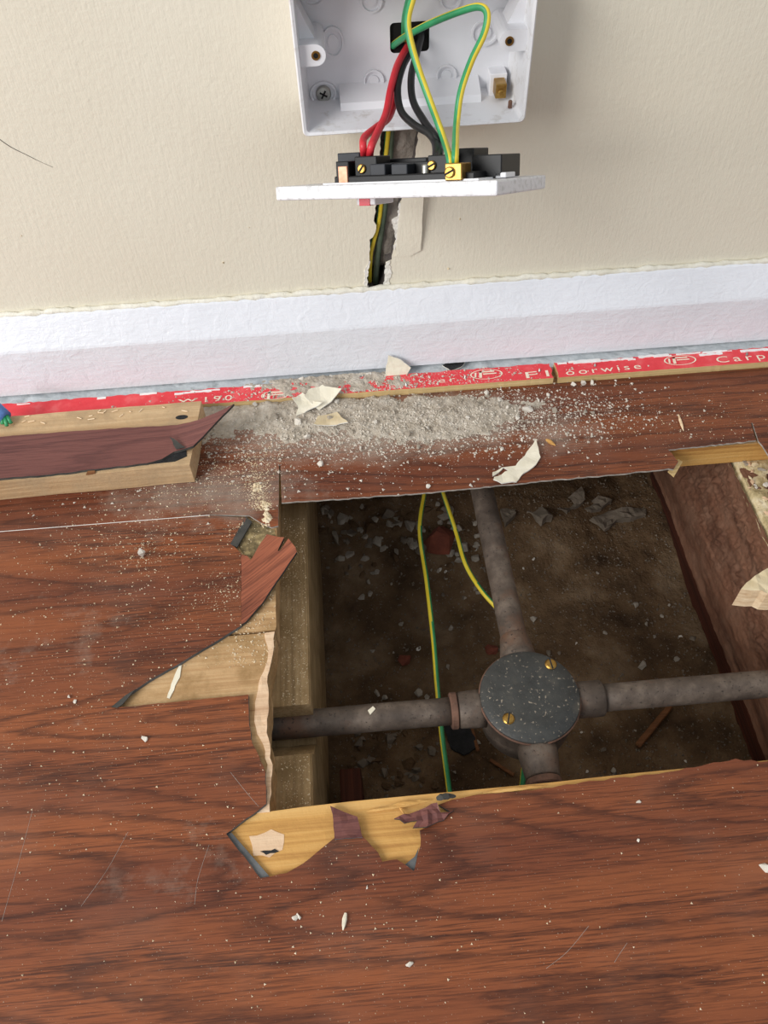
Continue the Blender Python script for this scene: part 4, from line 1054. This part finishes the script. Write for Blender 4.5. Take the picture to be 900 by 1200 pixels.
# sawdust clump spilled along the cut
for k, (px, py, sx, sy, h) in enumerate(((302, 570, .0065, .006, .002), (311, 592, .004, .007, .002), (313, 608, .0045, .008, .003))):
    c = atz(px, py, 0)
    def hz(x, y): 
        d = 1 - ((x - c.x) / sx) ** 2 - ((y - c.y) / sy) ** 2
        return -.002 * (d < -.4) + h * .55 * d + .0016 * fbm(x * 210, y * 210, 3) + .0008 * fbm(x * 700, y * 700, 5) - .0005
    gd = grid(c.x - sx * 1.5, c.x + sx * 1.5, c.y - sy * 1.5, c.y + sy * 1.5, 60, 60, lambda x, y: Vector((x, y, hz(x, y))))
    F = [f for f in gd[1] if max(gd[0][q].z for q in f) > 0]
    us = sorted({q for f in F for q in f}); ix = {v: n for n, v in enumerate(us)}
    o = obj('sawdust_clump', ([Vector((gd[0][q].x, gd[0][q].y, max(-.0004, gd[0][q].z))) for q in us], [tuple(ix[q] for q in f) for f in F], None), M_saw, smooth=True)
    tag(o, 'clump of pale sawdust spilled beside the cut vinyl corner', 'sawdust', 'sawdust clumps by the cut', 'stuff')
# countable lumps on the floor
for px, py, s in ((322, 492, .0042), (350, 498, .005), (386, 494, .0055), (360, 512, .0045), (376, 545, .0034), (672, 451, .0034), (683, 451, .0040), (692, 449, .0034), (618, 482, .0055), (650, 482, .0036), (630, 470, .003), (585, 470, .0032), (595, 480, .0026), (570, 462, .003), (606, 491, .003), (642, 464, .0028),
        (560, 476, .0026), (548, 492, .003), (588, 527, .0026), (422, 526, .0024), (502, 571, .0026), (552, 570, .0024), (686, 483, .0024), (694, 484, .0024), (300, 478, .003), (455, 470, .003), (500, 505, .003), (478, 512, .0036), (490, 525, .0028), (440, 498, .0032), (412, 508, .003), (395, 474, .004), (345, 440, .004), (355, 439, .005), (368, 438, .0045), (388, 436, .004), (415, 437, .0045), (432, 437, .005), (336, 445, .003), (402, 440, .003)):
    q = atz(px, py, 0); z = surf(q.x, q.y)
    if py < 447 and px < 450: q = atz(px, py - 1, .004); q.y = min(q.y, -.0185 - s); z = .0022
    o = obj('plaster_lump', rock((q.x, q.y, z - s * .15), s, s * rr.uniform(.65, .95), s * rr.uniform(.6, .85), px * 3 + py, 13), rr.choice([M_white, M_white, M_stone]))
    
    col = 'grey' if o.data.materials[0] == M_stone else 'white'
    lm = sorted([(math.hypot(px - a_, py - b_), n_) for a_, b_, n_ in ((650, 437, 'the joint of the gripper rods'), (605, 545, 'the large curled flake'), (370, 468, 'the folded flake'), (388, 495, 'the tan flake'), (465, 430, 'the flake propped on the skirting'), (535, 428, 'the black flake'), (235, 500, 'the loose plank end'), (645, 518, 'the orange splinter'), (480, 520, 'the near rim of the dust heap'))])
    wh = 'under the skirting' if py < 447 and px < 450 else 'on the dust heap' if z > .0004 else 'on the vinyl'
    tag(o, '%s %s plaster lump %s, by %s' % (SZ(s), col, wh, lm[0][1]), 'lump', 'plaster lumps along the wall')
q = atz(168, 652, 0)
o = obj('plaster_lump', rock((q.x, q.y, -.0004), .0032, .0026, .0062, 77, 16), M_white); tag(o, 'white plaster lump standing upright alone on the vinyl', 'lump')
for k, (px, py, s) in enumerate(((345, 1077, .0026), (350, 1074, .0022), (480, 1130, .0024), (170, 866, .003), (212, 818, .002), (82, 817, .0022), (88, 822, .002), (748, 940, .002), (898, 1018, .0045), (748, 985, .0014), (300, 955, .0012), (430, 1040, .0012))):
    q = atz(px, py, 0)
    if not on_vinyl(q.x, q.y): continue
    o = obj('plaster_crumb', rock((q.x, q.y, -.0003), s, s * .7, s * .5, 500 + k, 11), M_white); tag(o, 'tiny white plaster crumb on bare brown vinyl', 'crumb', 'crumbs on the open vinyl')
def sliver(a, b, w, mt, label):
    A = atz(*a, .0008); B = atz(*b, .0012)
    o = obj('wood_sliver', tube([A, A.lerp(B, .35), A.lerp(B, .7), B], [w * .5, w, w * .9, w * .2], 6, jit=.2), mt); tag(o, label, 'sliver')
sliver((795, 486), (801, 505), .0011, M_splint, 'pale wood splinter on the vinyl beside the notch')
sliver((640, 515), (651, 522), .0016, M_golden, 'short orange wood splinter beside the dust heap')
sliver((405, 1070), (402, 1090), .0014, M_cream, 'curved cream paper sliver on the vinyl below the torn tongue')
sliver((283, 456), (300, 460), .0008, M_splint, 'thin splinter lying on the gripper rod')
bpy.context.view_layer.update()
